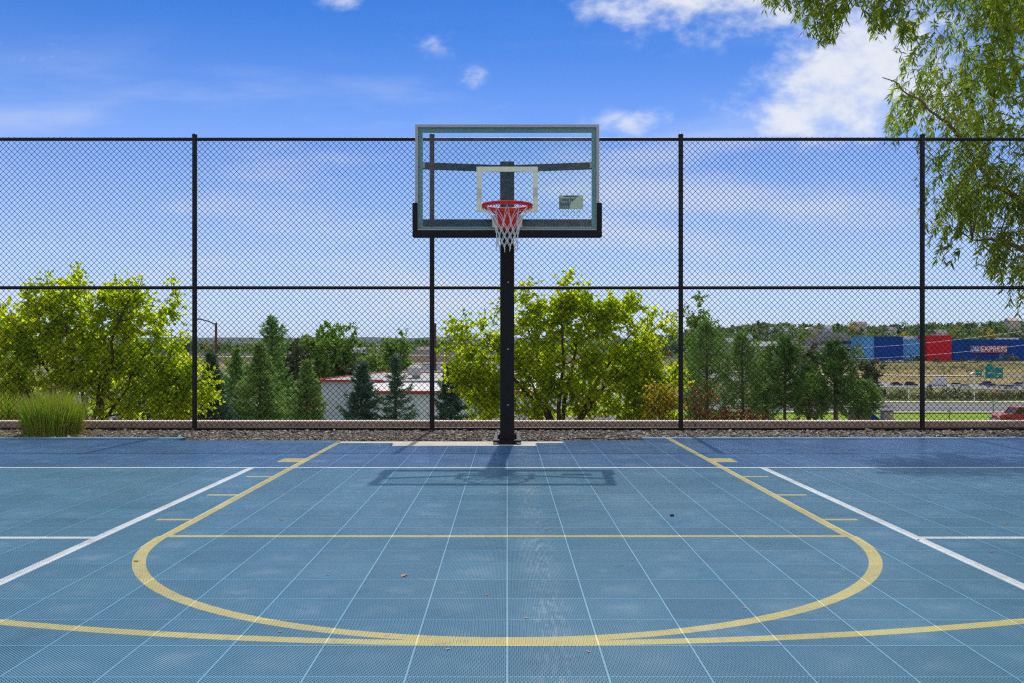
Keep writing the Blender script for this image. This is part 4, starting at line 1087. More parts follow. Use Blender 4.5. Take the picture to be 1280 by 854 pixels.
def far_tree(name, label, px, ytop, wpx, Y, kind, mat, seed, group=None, n=150, cat='tree'):
    x = X_at(px, Y); bz = tz(x, Y); H = max(1.2, Z_at(ytop, Y) - bz); R = wpx / 2 / F * Y
    rng = np.random.default_rng(seed)
    root = thing(name, label, cat, (x, Y, bz), 0, group)
    P, D, N = far_tree_verts(rng, H, R, n, kind); s = .2 * max(R * 1.2, H * .6)
    b = MB(); b.leaves(P, D, N, s * rng.uniform(.6, 1.2, n), s * .75 * rng.uniform(.6, 1.2, n), .2); b.build('crown', M[mat], root)
    t = MB(); t.tube([(0, 0, -.3), (0, 0, H * .6)], [H * .035, H * .015], 6); t.build('trunk', M['bark_grey'], root)
    return root
M['dark_bush'] = leafmat('dark_bush_leaf', [(.0, (.015, .03, .012)), (.6, (.035, .06, .018)), (1, (.07, .10, .03))], .15)
far_tree('round_tree', 'dark round tree in front of the bright blue store wall, left of the red block', 1142, 443, 22, 500, 'round', 'dark_bush', 311)
far_tree('round_tree', 'pale grey-green tree at the right end of the navy store wall', 1267, 442, 20, 495, 'round', 'olive_leaf', 312)
for i, (px, yt, w, lab) in enumerate([(1172, 447, 16, 'dark scrubby tree at the foot of the red store block'), (1202, 445, 14, 'dark scrubby tree below the left end of the navy store wall'), (1222, 445, 14, 'dark scrubby tree below the middle of the store sign'),
                                      (1236, 448, 10, 'small dark tree below the right end of the store sign'), (1250, 445, 13, 'dark scrubby tree right of the store sign, beside the pale tree')]):
    far_tree('scrub_tree', lab, px, yt, w, 492 - i * 2, 'round', 'dark_bush', 320 + i, 'scrubby trees along the store front', 110)
for i, (px, yt, w, Y, k, m, lab) in enumerate([(1188, 484, 21, 205, 'round', 'dark_bush', 'dark round bush on the bank between the box truck and the gantry'), (1162, 482, 16, 200, 'cone', 'dark_bush', 'dark bush on the bank just right of the fourth fence post'),
                                               (1247, 489, 26, 200, 'round', 'rust_leaf', 'brownish bush on the bank below the green highway signs'), (1224, 491, 14, 198, 'round', 'olive_leaf', 'grey olive bush on the bank left of the brownish one'),
                                               (1096, 483, 22, 190, 'round', 'olive_leaf', 'olive bush on the bank right of the dark pines'), (1118, 489, 22, 190, 'round', 'far_leaf', 'green bush on the bank below the dark parked sedan'),
                                               (1233, 497, 12, 192, 'round', 'yellow_leaf', 'yellow flowering bush on the bank below the gantry'), (1174, 497, 8, 192, 'round', 'yellow_leaf', 'small yellow bush on the bank below the box truck')]):
    far_tree('bank_bush', lab, px, yt, w, Y, k, m, 330 + i, 'bushes on the roadside bank', 130, 'bush')
for i, (px, yt, w, Y, lab) in enumerate([(1064, 402, 10, 700, 'orange autumn tree on the ridge left of the blue store'), (1131, 413, 10, 640, 'golden tree on the hillside above the bright blue wall'), (1240, 410, 12, 640, 'yellowish tree on the hillside above the store sign')]):
    far_tree('autumn_tree', lab, px, yt, w, Y, 'round', 'yellow_leaf', 340 + i, 'autumn trees on the hillside', 110)
r_ = np.random.default_rng(350)
for i, (px, yt, w, Y) in enumerate([(918, 428, 18, 480), (948, 436, 14, 470), (1008, 437, 16, 465), (1072, 428, 18, 500), (1076, 436, 16, 480), (986, 447, 20, 430), (1000, 452, 24, 420), (1066, 448, 22, 440), (1085, 448, 22, 440), (1102, 450, 20, 445)]):
    labs = ['green tree left of the teal-roofed low building', 'small green tree in front of the teal-roofed low building', 'green tree at the corner of the long low grey building', 'tall green tree between the grey office and the blue store', 'green tree at the foot of the pale blue store corner',
            'olive tree on the slope between the two dark pines, upper one', 'olive tree on the slope between the two dark pines, lower one', 'green bush right of the right dark pine below the parked cars', 'olive bush on the slope below the pale blue store corner', 'olive bush on the slope below the navy block of the store']
    far_tree('slope_tree', labs[i], px, yt, w, Y, 'round', 'far_leaf' if i < 5 else 'olive_leaf', 351 + i, 'trees on the slope below the stores', 110)

# ------------------------------------------------------------------ buildings
def slab_building(name, label, px0, px1, ytop, Y, depth, wall, roof, rz=0, parapet=.4, bands=0, cat='building', group=None, roof_kind='flat', rise=2.0, gable_axis='X'):
    x0, x1 = X_at(px0, Y), X_at(px1, Y); xc = (x0 + x1) / 2
    zb = min(tz(xc, Y), tz(xc, Y + depth)) - 1.0; zt = Z_at(ytop, Y); H = zt - zb; w = x1 - x0
    root = thing(name, label, cat, (xc, Y, zb), rz, group)
    b = MB(); b.box((0, depth / 2, H / 2), (w, depth, H)); body = b.build('wall', M[wall], root)
    b = MB()
    if roof_kind == 'flat':
        b.box((0, depth / 2, H + parapet / 2 + .003), (w + .3, depth + .3, parapet))
    elif roof_kind == 'gable':
        b.prism([(-w / 2 - .5, H + .005), (w / 2 + .5, H + .005), (0, H + rise)], -.5, depth + .5)
    elif roof_kind == 'gable_side':
        b.prism([(-.6, H + .005), (depth + .6, H + .005), (depth / 2, H + rise)], -w / 2 - .6, w / 2 + .6, axis='X')
    b.build('roof', M[roof], root)
    for k in range(bands):
        z = H * (k + .55) / max(bands, 1) * .97
        g = MB(); g.box((0, -.10, z), (w * .94, .16, H / bands * .34)); g.build('window', M['glass_dark'], root)
    return root, w, depth, H
# white shop with red trim, just below the court
def make_shop():
    Y = 45.0; x0 = X_at(398, Y); zb = tz(-5, Y) - .3; ze = Z_at(477, Y) ; x1 = X_at(705, Y)
    root = thing('white_shop', 'white flat-fronted shop with red roof edges just below the court, behind the blue spruces', 'building', (x0, Y, zb))
    H = ze - zb; W = x1 - x0; D = 16
    b = MB(); b.box((W / 2, D / 2 + .6, H / 2), (W, D, H)); b.build('wall', M['white_wall'], root)
    # hipped roof rising from the left corner to a level ridge
    rz = Z_at(466, Y + 6) - zb
    xa = X_at(462, Y + 6) - x0 + .0
    b = MB(); e = .12
    V = [(-e, .6 - e, H + .02), (W + e, .6 - e, H + .02), (W + e, .6 + D + e, H + .02), (-e, .6 + D + e, H + .02), (2.4, 6.0, rz), (W + e, 6.0, rz), (W + e, 10.5, rz), (2.4, 10.5, rz)]
    b.add(V, [(0, 1, 5, 4), (1, 2, 6, 5), (2, 3, 7, 6), (3, 0, 4, 7), (4, 5, 6, 7)])
    b.build('roof', M['grey_roof'], root)
    # front lean-to with the brighter roof
    xl = X_at(458, Y - 3) - x0; zl = Z_at(488.5, Y - 3) - zb; zh = H - .06
    b = MB(); b.box(((xl + W) / 2, -1.2, (zl - .15) / 2), (W - xl, 3.58, zl - .15)); b.build('front_wall', M['white_wall'], root)
    b = MB(); b.add([(xl - .1, -3.1, zl), (W + .1, -3.1, zl), (W + .1, .58, zh), (xl - .1, .58, zh), (xl - .1, -3.1, zl - .12), (W + .1, -3.1, zl - .12), (W + .1, .58, zh - .14), (xl - .1, .58, zh - .14)],
                    [(0, 1, 2, 3), (0, 4, 5, 1), (1, 5, 6, 2), (3, 2, 6, 7), (0, 3, 7, 4), (4, 7, 6, 5)]); b.build('lean_to_roof', M['white_roof'], root)
    def trim(p, q, w=.08, h=.085):
        b = MB(); b.bar(p, q, w, h); b.build('red_trim', M['red_trim'], root)
    trim((-.2, .42, H + .03), (xl + .3, .42, H + .03)); trim((xl - .15, -3.17, zl - .05), (W + .15, -3.17, zl - .05))
    trim((-.15, .5, H + .08), (2.4, 5.9, rz + .05), .08, .05); trim((2.4, 5.95, rz + .03), (W + .1, 5.95, rz + .03), .08, .07)
    b = MB(); cx = X_at(515, Y + 1) - x0; b.box((cx, 2.2, H + .42), (.62, .6, .36)); u = b.build('rooftop_unit', M['steel'], root)
    b = MB(); b.box((cx + .1, 2.1, H + .12), (.36, .4, .24)); b.build('unit_base', M['grey_wall'], u)
    b = MB(); b.prism([(cx - .32, H + .601), (cx + .32, H + .601), (cx + .2, H + .72), (cx - .2, H + .72)], 1.89, 2.51); b.build('unit_hood', M['white'], u)
    b = MB(); b.box((3.4, .54, 1.3), (1.2, .1, 2.2)); b.build('door', M['grey_wall'], root)
make_shop()
# long tan block across the valley
slab_building('long_building', 'long low tan building with a pale flat roof across the valley, behind the white shop', 446, 760, 445, 545, 40, 'tan_wall', 'tan_roof', bands=0)
slab_building('long_building', 'low tan warehouse left of the tall dark pine, beyond the brown utility pole', 262, 388, 447, 540, 40, 'tan_wall', 'tan_roof')
slab_building('long_building', 'long tan wall with dark roof at the far left, mostly behind the yellow-green tree', -120, 240, 447, 550, 40, 'tan_wall', 'grey_roof')
slab_building('low_building', 'low pale grey-roofed building in front of the long tan one, above the white shop', 528, 640, 456, 300, 20, 'white_wall', 'grey_roof')
slab_building('house', 'white gabled house among the trees left of the long tan building', 438, 455, 438, 640, 10, 'white_wall', 'slate_roof', roof_kind='gable_side', rise=2.2, group='houses among the far trees')
slab_building('house', 'brick-red roofed house among the trees behind the fence post left of the hoop', 522, 540, 438, 650, 10, 'beige_wall', 'brown_roof', roof_kind='gable_side', rise=2.5, group='houses among the far trees')
slab_building('house', 'pale house among the far trees above the middle of the white shop', 470, 482, 437, 660, 10, 'beige_wall', 'slate_roof', roof_kind='gable_side', rise=2.2, group='houses among the far trees')
# commercial buildings under the hill
rt, w, d, H = slab_building('office_block', 'dark grey office block with three bands of windows, left of the blue store', 1024, 1067, 423, 540, 26, 'grey_wall', 'grey_roof', bands=3)
b = MB(); b.box((.5, 9, H + 1.9), (w * .72, 12, 2.4)); b.build('penthouse', M['grey_wall'], rt)
slab_building('low_building', 'low grey building with teal-edged sloping roof left of the dark pine', 936, 976, 433, 500, 24, 'grey_wall', 'slate_roof', roof_kind='gable_side', rise=2.6)
slab_building('low_building', 'long flat grey building in front of the office block, between the dark pines', 995, 1038, 434, 490, 18, 'grey_wall', 'tan_roof', bands=1)
for i, (px0, px1, yt, Y, wl, rf, lab) in enumerate([(1003, 1025, 413, 740, 'beige_wall', 'tan_roof', 'large pale beige house on the hillside above the office block'), (1032, 1040, 411, 720, 'white_wall', 'slate_roof', 'small white house on the hillside right of the pale beige one'),
        (963, 971, 413, 760, 'white_wall', 'slate_roof', 'white house on the hillside above the teal-roofed building'), (975, 986, 414, 750, 'beige_wall', 'slate_roof', 'beige grey-roofed house on the hillside beside the white one'),
        (1072, 1084, 406, 760, 'beige_wall', 'brown_roof', 'brown-roofed house on the ridge above the blue store'), (1112, 1121, 413, 700, 'white_wall', 'brown_roof', 'white house with reddish roof above the navy block of the store'),
        (1172, 1184, 417, 620, 'white_wall', 'brown_roof', 'white and red-roofed house just above the red store block'), (1262, 1276, 401, 800, 'beige_wall', 'tan_roof', 'long beige house on the ridge at the right edge'),
        (930, 940, 423, 600, 'white_wall', 'slate_roof', 'white house at the foot of the hill left of the low grey building'), (910, 920, 428, 560, 'grey_wall', 'slate_roof', 'grey house at the foot of the hill above the pines')]):
    slab_building('house', lab, px0, px1, yt, Y, 9, wl, rf, roof_kind='gable_side' if i != 0 else 'gable', rise=2.6, group='houses on the hillside')
# the blue and red store
def make_store():
    Y = 520.0; zb = tz(X_at(1200, Y), Y) - .8; x0 = X_at(1078, Y)
    root = thing('furniture_store', 'long blue store with one red block and a red-white sign below the wooded hill', 'store', (x0, Y, zb))
    def block(name, a, b_, yt, mat, y0, dep):
        xa, xb = X_at(a, Y) - x0, X_at(b_, Y) - x0; h = Z_at(yt, Y) - zb
        q = MB(); q.box(((xa + xb) / 2, y0 + dep / 2, h / 2), (xb - xa, dep, h)); o = q.build(name, M[mat], root)
        c = MB(); c.box(((xa + xb) / 2, y0 + dep / 2, h + .13), (xb - xa + .2, dep + .2, .25)); c.build('coping', M[mat], o)
        return xa, xb, h
    block('sunlit_blue_wall', 1078, 1090, 421.5, 'sunlit_blue', -3.2, 20)
    block('navy_block', 1090.05, 1125, 421.5, 'navy_wall', -4, 24)
    xa, xb, h = block('bright_blue_wall', 1125.05, 1156, 425, 'sunlit_blue', 0, 22)
    for k, (px, ww) in enumerate([(1136, 5), (1143, 4), (1150, 3)]):
        q = MB(); q.box((X_at(px, Y) - x0, 6 + k, h + 1.2), (ww, 3, 2.0)); q.build('rooftop_unit', M['steel'], root)
    block('red_block', 1156.05, 1186, 420, 'red_wall', -3, 26)
    xa, xb, h = block('navy_wall', 1186.05, 1345, 425, 'navy_wall', -1, 30)
    for k in range(4):
        q = MB(); q.cyl((X_at(1252.5 + k * 7.5, Y) - x0, 4, h + .25), 1.45, 1.9, 14); q.build('roof_vent', M['white'], root)
    q = MB(); q.box((X_at(1100, Y) - x0, -5.5, 1.5), (X_at(1120, Y) - X_at(1092, Y), .3, 3)); 
    # sign
    sa, sb = X_at(1211, Y) - x0, X_at(1257, Y) - x0; zt, zl = Z_at(432.2, Y) - zb, Z_at(441.2, Y) - zb
    q = MB(); q.box(((sa + sb) / 2, -1.35, (zt + zl) / 2), (sb - sa, .5, zt - zl)); sg = q.build('sign_board', M['sign_red'], root)
    q = MB(); q.box((sa + (sb - sa) * .135, -1.65, (zt + zl) / 2), ((sb - sa) * .24, .08, (zt - zl) * .86)); q.build('sign_field', M['mid_blue'], sg)
    for body, f0, f1 in (('OAK', .03, .245), ('EXPRESS', .275, .985)):
        cu = bpy.data.curves.new('sign_lettering', 'FONT'); cu.body = body; cu.size = 1.0; cu.align_x = 'CENTER'; cu.align_y = 'CENTER'; cu.extrude = .05; cu.offset = .012
        o = bpy.data.objects.new('sign_text_source', cu); COL.objects.link(o); o.parent = sg
        bpy.context.view_layer.update()
        wd, ht = o.dimensions.x, o.dimensions.y
        o.rotation_euler = (PI / 2, 0, 0); o.location = (sa + (sb - sa) * (f0 + f1) / 2, -1.80, (zt + zl) / 2)
        o.scale = ((sb - sa) * (f1 - f0) / max(wd, .1), (zt - zl) * .74 / max(ht, .1), 1)
        cu.materials.append(M['white'])
        bpy.context.view_layer.update()
        me = bpy.data.meshes.new_from_object(o.evaluated_get(bpy.context.evaluated_depsgraph_get()))
        q = bpy.data.objects.new('sign_lettering', me); COL.objects.link(q); q.parent = sg
        q.rotation_euler, q.location, q.scale = o.rotation_euler, o.location, o.scale
        bpy.data.objects.remove(o)
        if not me.materials: me.materials.append(M['white'])
    q = MB(); q.prism([(X_at(1246, Y) - x0, .5), (X_at(1250, Y) - x0, .5), (X_at(1254, Y) - x0, 4.6), (X_at(1248, Y) - x0, 4.6)], -1.6, -1.2); q.build('blue_banner', M['mid_blue'], root)
make_store()

# ------------------------------------------------------------------ vehicles
def car_paint(name, col): 
    t = NT(name); co_ = t.coord()
    return t.out(t.principled(t.ramp(t.noise(co_, 2, 3), [(.3, tuple(c * .88 for c in col)), (.7, col)]), .28, 0, .5))
PAINTS = {'white': (.72, .73, .74), 'black': (.02, .021, .024), 'silver': (.42, .43, .45), 'blue': (.03, .08, .26), 'red': (.42, .03, .035), 'teal': (.10, .42, .42), 'grey': (.16, .17, .18), 'yellow': (.62, .5, .05)}
for k, c in PAINTS.items(): M['car_' + k] = car_paint(k + '_car_paint', c)
def wheel(root, x, y, r, wd=.22):
    a = MB(); a.cyl((x, y, r), r, wd, 16, axis='Y'); w = a.build('wheel', M['tyre'], root)
    a = MB(); a.cyl((x, y, r), r * .58, wd + .02, 12, axis='Y'); a.build('rim', M['steel'], w)
def make_car(label, color, loc, rz, kind='sedan', group=None, name='parked_car'):
    root = thing(name, label, 'car', loc, rz, group)
    L_, W_ = (4.5, 1.8) if kind == 'sedan' else (4.7, 1.9)
    hb, ht = (.82, 1.42) if kind == 'sedan' else (1.0, 1.75)
    h = L_ / 2
    b = MB(); b.prism([(-h, .35), (-h + .05, hb - .05), (-h + .5, hb + .06), (h - 1.15, hb + .05), (h - .12, hb - .14), (h, .5), (h - .05, .3), (-h + .1, .28)], -W_ / 2, W_ / 2)
    o = b.build('body', M['car_' + color], root); m = o.modifiers.new('soft', 'BEVEL'); m.width = .09; m.segments = 2; m.limit_method = 'ANGLE'
    b = MB(); s = -h + (.55 if kind == 'sedan' else .2)
    b.prism([(s, hb + .02), (s + (.55 if kind == 'sedan' else .3), ht - .04), (.45, ht - .04), (1.15, hb + .02)], -W_ / 2 + .12, W_ / 2 - .12); b.build('windows', M['glass_dark'], root)
    b = MB(); b.prism([(s + (.50 if kind == 'sedan' else .25), ht - .06), (s + .7, ht), (.35, ht), (.50, ht - .06)], -W_ / 2 + .10, W_ / 2 - .10); b.build('roof', M['car_' + color], root)
    for x in (-h + .85, h - .85):
        for y in (-W_ / 2 + .1, W_ / 2 - .1): wheel(root, x, y, .33)
    return root
HWY = lambda X: float(np.interp(X, [-60, 100, 150, 190, 300], [470, 392, 365, 345, 310]))
def on_highway(px, lane):
    Y = 360.0
    for _ in range(20): Y = HWY(X_at(px, Y)) + lane
    x = X_at(px, Y); return (x, Y, tz(x, Y) + .14)
HR = math.atan2(-20, 40)
for i, (px, lane, col, kind, lab) in enumerate([(1082, 10, 'black', 'sedan', 'dark car farthest left on the highway beside the dark pine'), (1097, -8, 'white', 'sedan', 'small white car on the highway right of the farthest left dark car'),
        (1121, -6, 'black', 'sedan', 'dark sedan on the highway between two white lamp posts'), (1139, -9, 'black', 'suv', 'black sport utility car on the highway left of the fourth fence post'),
        (1197, -8, 'white', 'suv', 'white car on the highway just left of the sign gantry'), (1206, -15, 'white', 'sedan', 'white sedan on the near lane below the gantry foot'),
        (1232, 9, 'blue', 'suv', 'dark blue car on the far lane under the large green sign'), (1241, -3, 'grey', 'sedan', 'grey car in the middle lane under the large green sign'),
        (1254, -10, 'white', 'sedan', 'white sedan on the near lane right of the brownish bush'), (1271, 6, 'silver', 'suv', 'silver car on the highway near the right gantry post'), (1263, -15, 'silver', 'sedan', 'silver sedan on the near lane at the right edge')]):
    make_car(lab, col, on_highway(px, lane), HR + (PI if lane > 0 else 0), kind, 'cars on the highway', 'highway_car')
# parked in front of the stores
for i, (px, col, kind, lab) in enumerate([(1001, 'white', 'suv', 'white car parked left of the office block, leftmost of the row'), (1010, 'white', 'sedan', 'white sedan parked left of the office block, second of the row'), (1020, 'silver', 'sedan', 'silver car parked in front of the grey office'),
        (1081, 'white', 'suv', 'white car parked at the pale blue store corner'), (1062, 'white', 'sedan', 'white sedan parked between the office and the blue store'), (1072, 'white', 'suv', 'white van-like car parked just left of the blue store'),
        (1112, 'white', 'sedan', 'white sedan parked under the navy block, left one'), (1120, 'silver', 'sedan', 'silver sedan parked under the navy block, middle one'), (1129, 'white', 'suv', 'white car parked at the right corner of the navy block'), (1216, 'white', 'sedan', 'white car parked below the store sign')]):
    Y = 502.0; x = X_at(px, Y); make_car(lab, col, (x, Y, tz(x, Y) + .02), 0 if i % 2 else PI, kind, 'cars parked by the stores')
for px, col, kind, Y, lab in [(291, 'teal', 'sedan', 165, 'teal car parked in the lower lot, between the two left spruces'), (300, 'white', 'suv', 172, 'white car parked in the lower lot behind the teal one'), (281, 'yellow', 'sedan', 178, 'yellow car parked in the lower lot left of the teal one')]:
    x = X_at(px, Y); make_car(lab, col, (x, Y, tz(x, Y) + .15), PI * .1, kind, 'cars in the lower lot')
def make_box_truck():
    loc = on_highway(1172, -10); root = thing('box_truck', 'white box truck on the highway just right of the fourth fence post', 'truck', loc, HR + PI)
    b = MB(); b.box((-.9, 0, 2.15), (4.6, 2.4, 2.7)); b.build('cargo_box', M['car_white'], root)
    b = MB(); b.prism([(1.45, .5), (1.45, 2.5), (2.2, 2.5), (2.75, 1.6), (3.2, 1.45), (3.3, .5)], -1.05, 1.05); b.build('cab', M['car_white'], root)
    b = MB(); b.prism([(2.24, 2.4), (2.30, 2.4), (2.83, 1.62), (2.76, 1.60)], -.92, .92); b.build('windscreen', M['glass_dark'], root)
    b = MB(); b.box((-.9, 0, .65), (4.6, 1.2, .3)); b.build('chassis', M['tyre'], root)
    for x in (-2.1, 2.3):
        for y in (-.95, .95): wheel(root, x, y, .46, .28)
make_box_truck()
def make_pickup():
    Y = 106.0; x = X_at(1272, Y); root = thing('pickup_truck', 'red pickup truck with an open cab window parked on the grass at the right edge', 'pickup truck', (x, Y, tz(x, Y) + .05), PI + .12)
    b = MB()
    b.prism([(-2.7, .55), (-2.72, 1.12), (-.75, 1.15), (-.72, 1.18), (.95, 1.18), (2.45, 1.10), (2.68, .95), (2.72, .5), (2.2, .42), (-2.5, .45)], -.95, .95)
    o = b.build('body', M['car_red'], root); m = o.modifiers.new('soft', 'BEVEL'); m.width = .07; m.segments = 2; m.limit_method = 'ANGLE'
    b = MB(); b.prism([(-.72, 1.16), (-.58, 1.80), (.42, 1.84), (1.0, 1.16)], -.78, .78); b.build('cab_window', M['glass_dark'], root)
    b = MB(); b.prism([(-.66, 1.80), (-.60, 1.90), (.38, 1.92), (.50, 1.80)], -.83, .83); b.build('roof', M['car_red'], root)
    for y in (-.80, .80):
        for p, q in (((-.72, 1.16), (-.60, 1.84)), ((1.02, 1.16), (.46, 1.84)), ((.12, 1.16), (.02, 1.84))):
            b = MB(); b.bar((p[0], y, p[1]), (q[0], y, q[1]), .06, .08); b.build('pillar', M['car_red'], root)
    b = MB(); b.box((-1.7, 0, 1.155), (1.75, 1.55, .02)); b.build('bed', M['tyre'], root)
    b = MB(); b.box((-1.35, 0, 1.38), (.5, 1.3, .40)); b.build('tool_box', M['steel'], root)
    for y in (-.7, .7):
        b = MB(); b.box((2.70, y, .82), (.08, .34, .2)); b.build('headlight', M['white'], root)
    b = MB(); b.box((2.74, 0, .5), (.14, 1.85, .2)); b.build('bumper', M['steel'], root)
    for xx in (-1.75, 1.75):
        for y in (-.84, .84): wheel(root, xx, y, .40, .26)
make_pickup()

# ------------------------------------------------------------------ street furniture beyond
def make_gantry():
    Y = 330.0; xl, xr = X_at(1210, Y), X_at(1279, Y); zg = tz(xl, Y); root = thing('sign_gantry', 'highway sign gantry with green signs over the road, on two grey posts', 'sign gantry', (xl, Y, zg))
    zt = Z_at(466, Y) - zg
    a = np.linspace(0, PI / 2, 7)
    p = MB(); p.tube([(0, 0, 0), (0, 0, zt - 2.5)] + [(2.5 - 2.5 * math.cos(q), 0, zt - 2.5 + 2.5 * math.sin(q)) for q in a[1:]] + [(6.0, 0, zt)], .24, 8); p.build('post', M['steel'], root, smooth=True)
    p = MB(); w = xr - xl; p.cyl((w, 0, (zt + zg * 0) / 2), .24, zt, 8); p.build('post', M['steel'], root, smooth=True)
    for dz in (0, -.9):
        p = MB(); p.tube([(5.0, 0, zt + dz), (w, 0, zt + dz)], .14, 6); p.build('beam', M['steel'], root)
    def panel(pa, pb, ya, yb, marks):
        a, b_ = X_at(pa, Y) - xl, X_at(pb, Y) - xl; z1, z0 = Z_at(ya, Y) - zg, Z_at(yb, Y) - zg
        q = MB(); q.box(((a + b_) / 2, -.35, (z0 + z1) / 2), (b_ - a, .12, z1 - z0)); s = q.build('sign_panel', M['sign_green'], root)
        for (f0, f1, g0, g1, m) in marks:
            q = MB(); q.box((a + (b_ - a) * (f0 + f1) / 2, -.44, z0 + (z1 - z0) * (g0 + g1) / 2), ((b_ - a) * (f1 - f0), .04, (z1 - z0) * (g1 - g0))); q.build('sign_marking', M[m], s)
    panel(1219, 1226.5, 462.5, 471, [(.2, .8, .6, .68, 'white'), (.35, .65, .12, .24, 'white')])
    panel(1231, 1242, 458, 473, [(.12, .42, .58, .80, 'sign_blue'), (.3, .9, .42, .48, 'white'), (.4, .8, .12, .3, 'sign_blue')])
    panel(1242.4, 1253, 459.5, 473, [(.15, .5, .58, .82, 'sign_blue'), (.2, .85, .40, .46, 'white'), (.2, .6, .18, .24, 'white')])
    p = MB(); q0 = X_at(1236, Y) - xl; p.box((q0, -.35, Z_at(456.4, Y) - zg), (1.9, .1, .85)); p.build('sign_panel', M['sign_green'], root)
make_gantry()
def lamp_pole(name, label, px, ytop, Y, mat, arm_px, arm_y, r=.10, head=True):
    x = X_at(px, Y); zg = tz(x, Y); zt = Z_at(ytop, Y) - zg
    root = thing(name, label, 'pole', (x, Y, zg))
    b = MB(); b.tube([(0, 0, -.3), (0, 0, zt)], [r, r * .7], 8); b.build('pole', M[mat], root, smooth=True)
    if arm_px is not None:
        xa, za = X_at(arm_px, Y) - x, Z_at(arm_y, Y) - zg
        b = MB(); s = np.linspace(0, 1, 7); b.tube(np.stack([xa * s, 0 * s, (zt - .15) * (1 - s) + za * s + .12 * np.sin(PI * s) * abs(xa) * .3], 1), r * .38, 6); b.build('arm', M[mat], root, smooth=True)
        if head:
            b = MB(); b.box((xa + math.copysign(.3, xa), 0, za), (.75, .3, .14), taper=.8); b.build('lamp_head', M[mat], root)
    return root, zt
lamp_pole('street_lamp', 'brown street lamp with a long arm reaching left, right of the second fence post', 270, 404, 95, 'wood_pole', 250, 399, .17)
lamp_pole('street_lamp', 'tall thin grey street lamp with a short curved arm beside the tall dark pine', 363, 421, 88, 'steel', 357, 416, .10)
lamp_pole('parking_lamp', 'short black parking lot lamp behind the left corner of the white shop', 388, 454, 62, 'black_metal', 384.5, 454, .08)
lamp_pole('utility_pole', 'weathered brown utility pole just right of the fence post left of the hoop', 543.5, 404, 85, 'wood_pole', None, 0, .19)
lamp_pole('street_lamp', 'pale street lamp with a curved arm at the right edge above the store', 1291, 410, 240, 'steel', 1268, 403, .14)
lamp_pole('utility_pole', 'brown utility pole hidden among the dark pines, carrying the cables past the blue store', 1046, 434, 70, 'wood_pole', None, 0, .13)
for px, lab in ((1107, 'white lamp post on the bank below the dark sedan'), (1136, 'white lamp post on the bank left of the fourth fence post'), (1218, 'white post on the bank below the small green sign')):
    Y = 170.0; x = X_at(px, Y); root = thing('white_post', lab, 'post', (x, Y, tz(x, Y)), 0, 'white posts along the lower road')
    b = MB(); b.tube([(0, 0, -.3), (0, 0, Z_at(484 if px < 1200 else 470, Y) - tz(x, Y))], .11, 6); b.build('pole', M['white'], root)
    b = MB(); b.box((0, -.2, Z_at(484 if px < 1200 else 470, Y) - tz(x, Y) + .05), (.3, .9, .12)); b.build('lamp_head', M['white'], root)
def cable(label, pts, r):
    b = MB(); P = []
    for k in range(len(pts) - 1):
        a, c = np.array(pts[k]), np.array(pts[k + 1])
        for s in np.linspace(0, 1, 14): P.append(a * (1 - s) + c * s + np.array([0, 0, -4 * .015 * np.linalg.norm(c - a) * s * (1 - s)]))
    b.tube(P, r, 4); tag(b.build('overhead_cable', M['white'], None), label, 'cable')
def W3(px, py, Y): return (X_at(px, Y), Y, Z_at(py, Y))
cable('upper pale overhead cable crossing in front of the blue store from the hidden pole', [W3(1046, 436, 70), W3(1290, 412, 60)], .008)
cable('lower pale overhead cable crossing in front of the navy store block', [W3(1046, 449, 70), W3(1290, 430, 60)], .008)
cable('thin pale overhead cable strung from the brown street lamp past the grey lamp pole', [W3(270, 424, 95), W3(363, 429, 88), W3(543.5, 436, 85)], .010)
def small_sign(label, px, ytop, ybot, wpx, Y, mat, post='black_metal'):
    x = X_at(px, Y); zg = tz(x, Y); root = thing('road_sign', label, 'sign', (x, Y, zg))
    z1, z0 = Z_at(ytop, Y) - zg, Z_at(ybot, Y) - zg
    b = MB(); b.cyl((0, 0, z1 / 2), .05, z1, 6); b.build('post', M[post], root)
    b = MB(); b.box((0, -.07, (z0 + z1) / 2), (wpx / F * Y, .03, z1 - z0)); b.build('sign_plate', M[mat], root)
small_sign('small pale road sign on a black post standing on the bright grass strip', 1186.5, 510, 516, 4.5, 108, 'steel')
small_sign('small pale sign seen at the edge of the lower road, above the red pickup', 1241.5, 501, 505, 4, 128, 'steel')
small_sign('small dark blue marker sign in the dry field left of the gantry', 1177.5, 470, 473.5, 3.5, 400, 'sign_blue', 'steel')
small_sign('small blue marker sign by the right gantry post', 1271.5, 479, 483, 3, 326, 'sign_blue', 'steel')
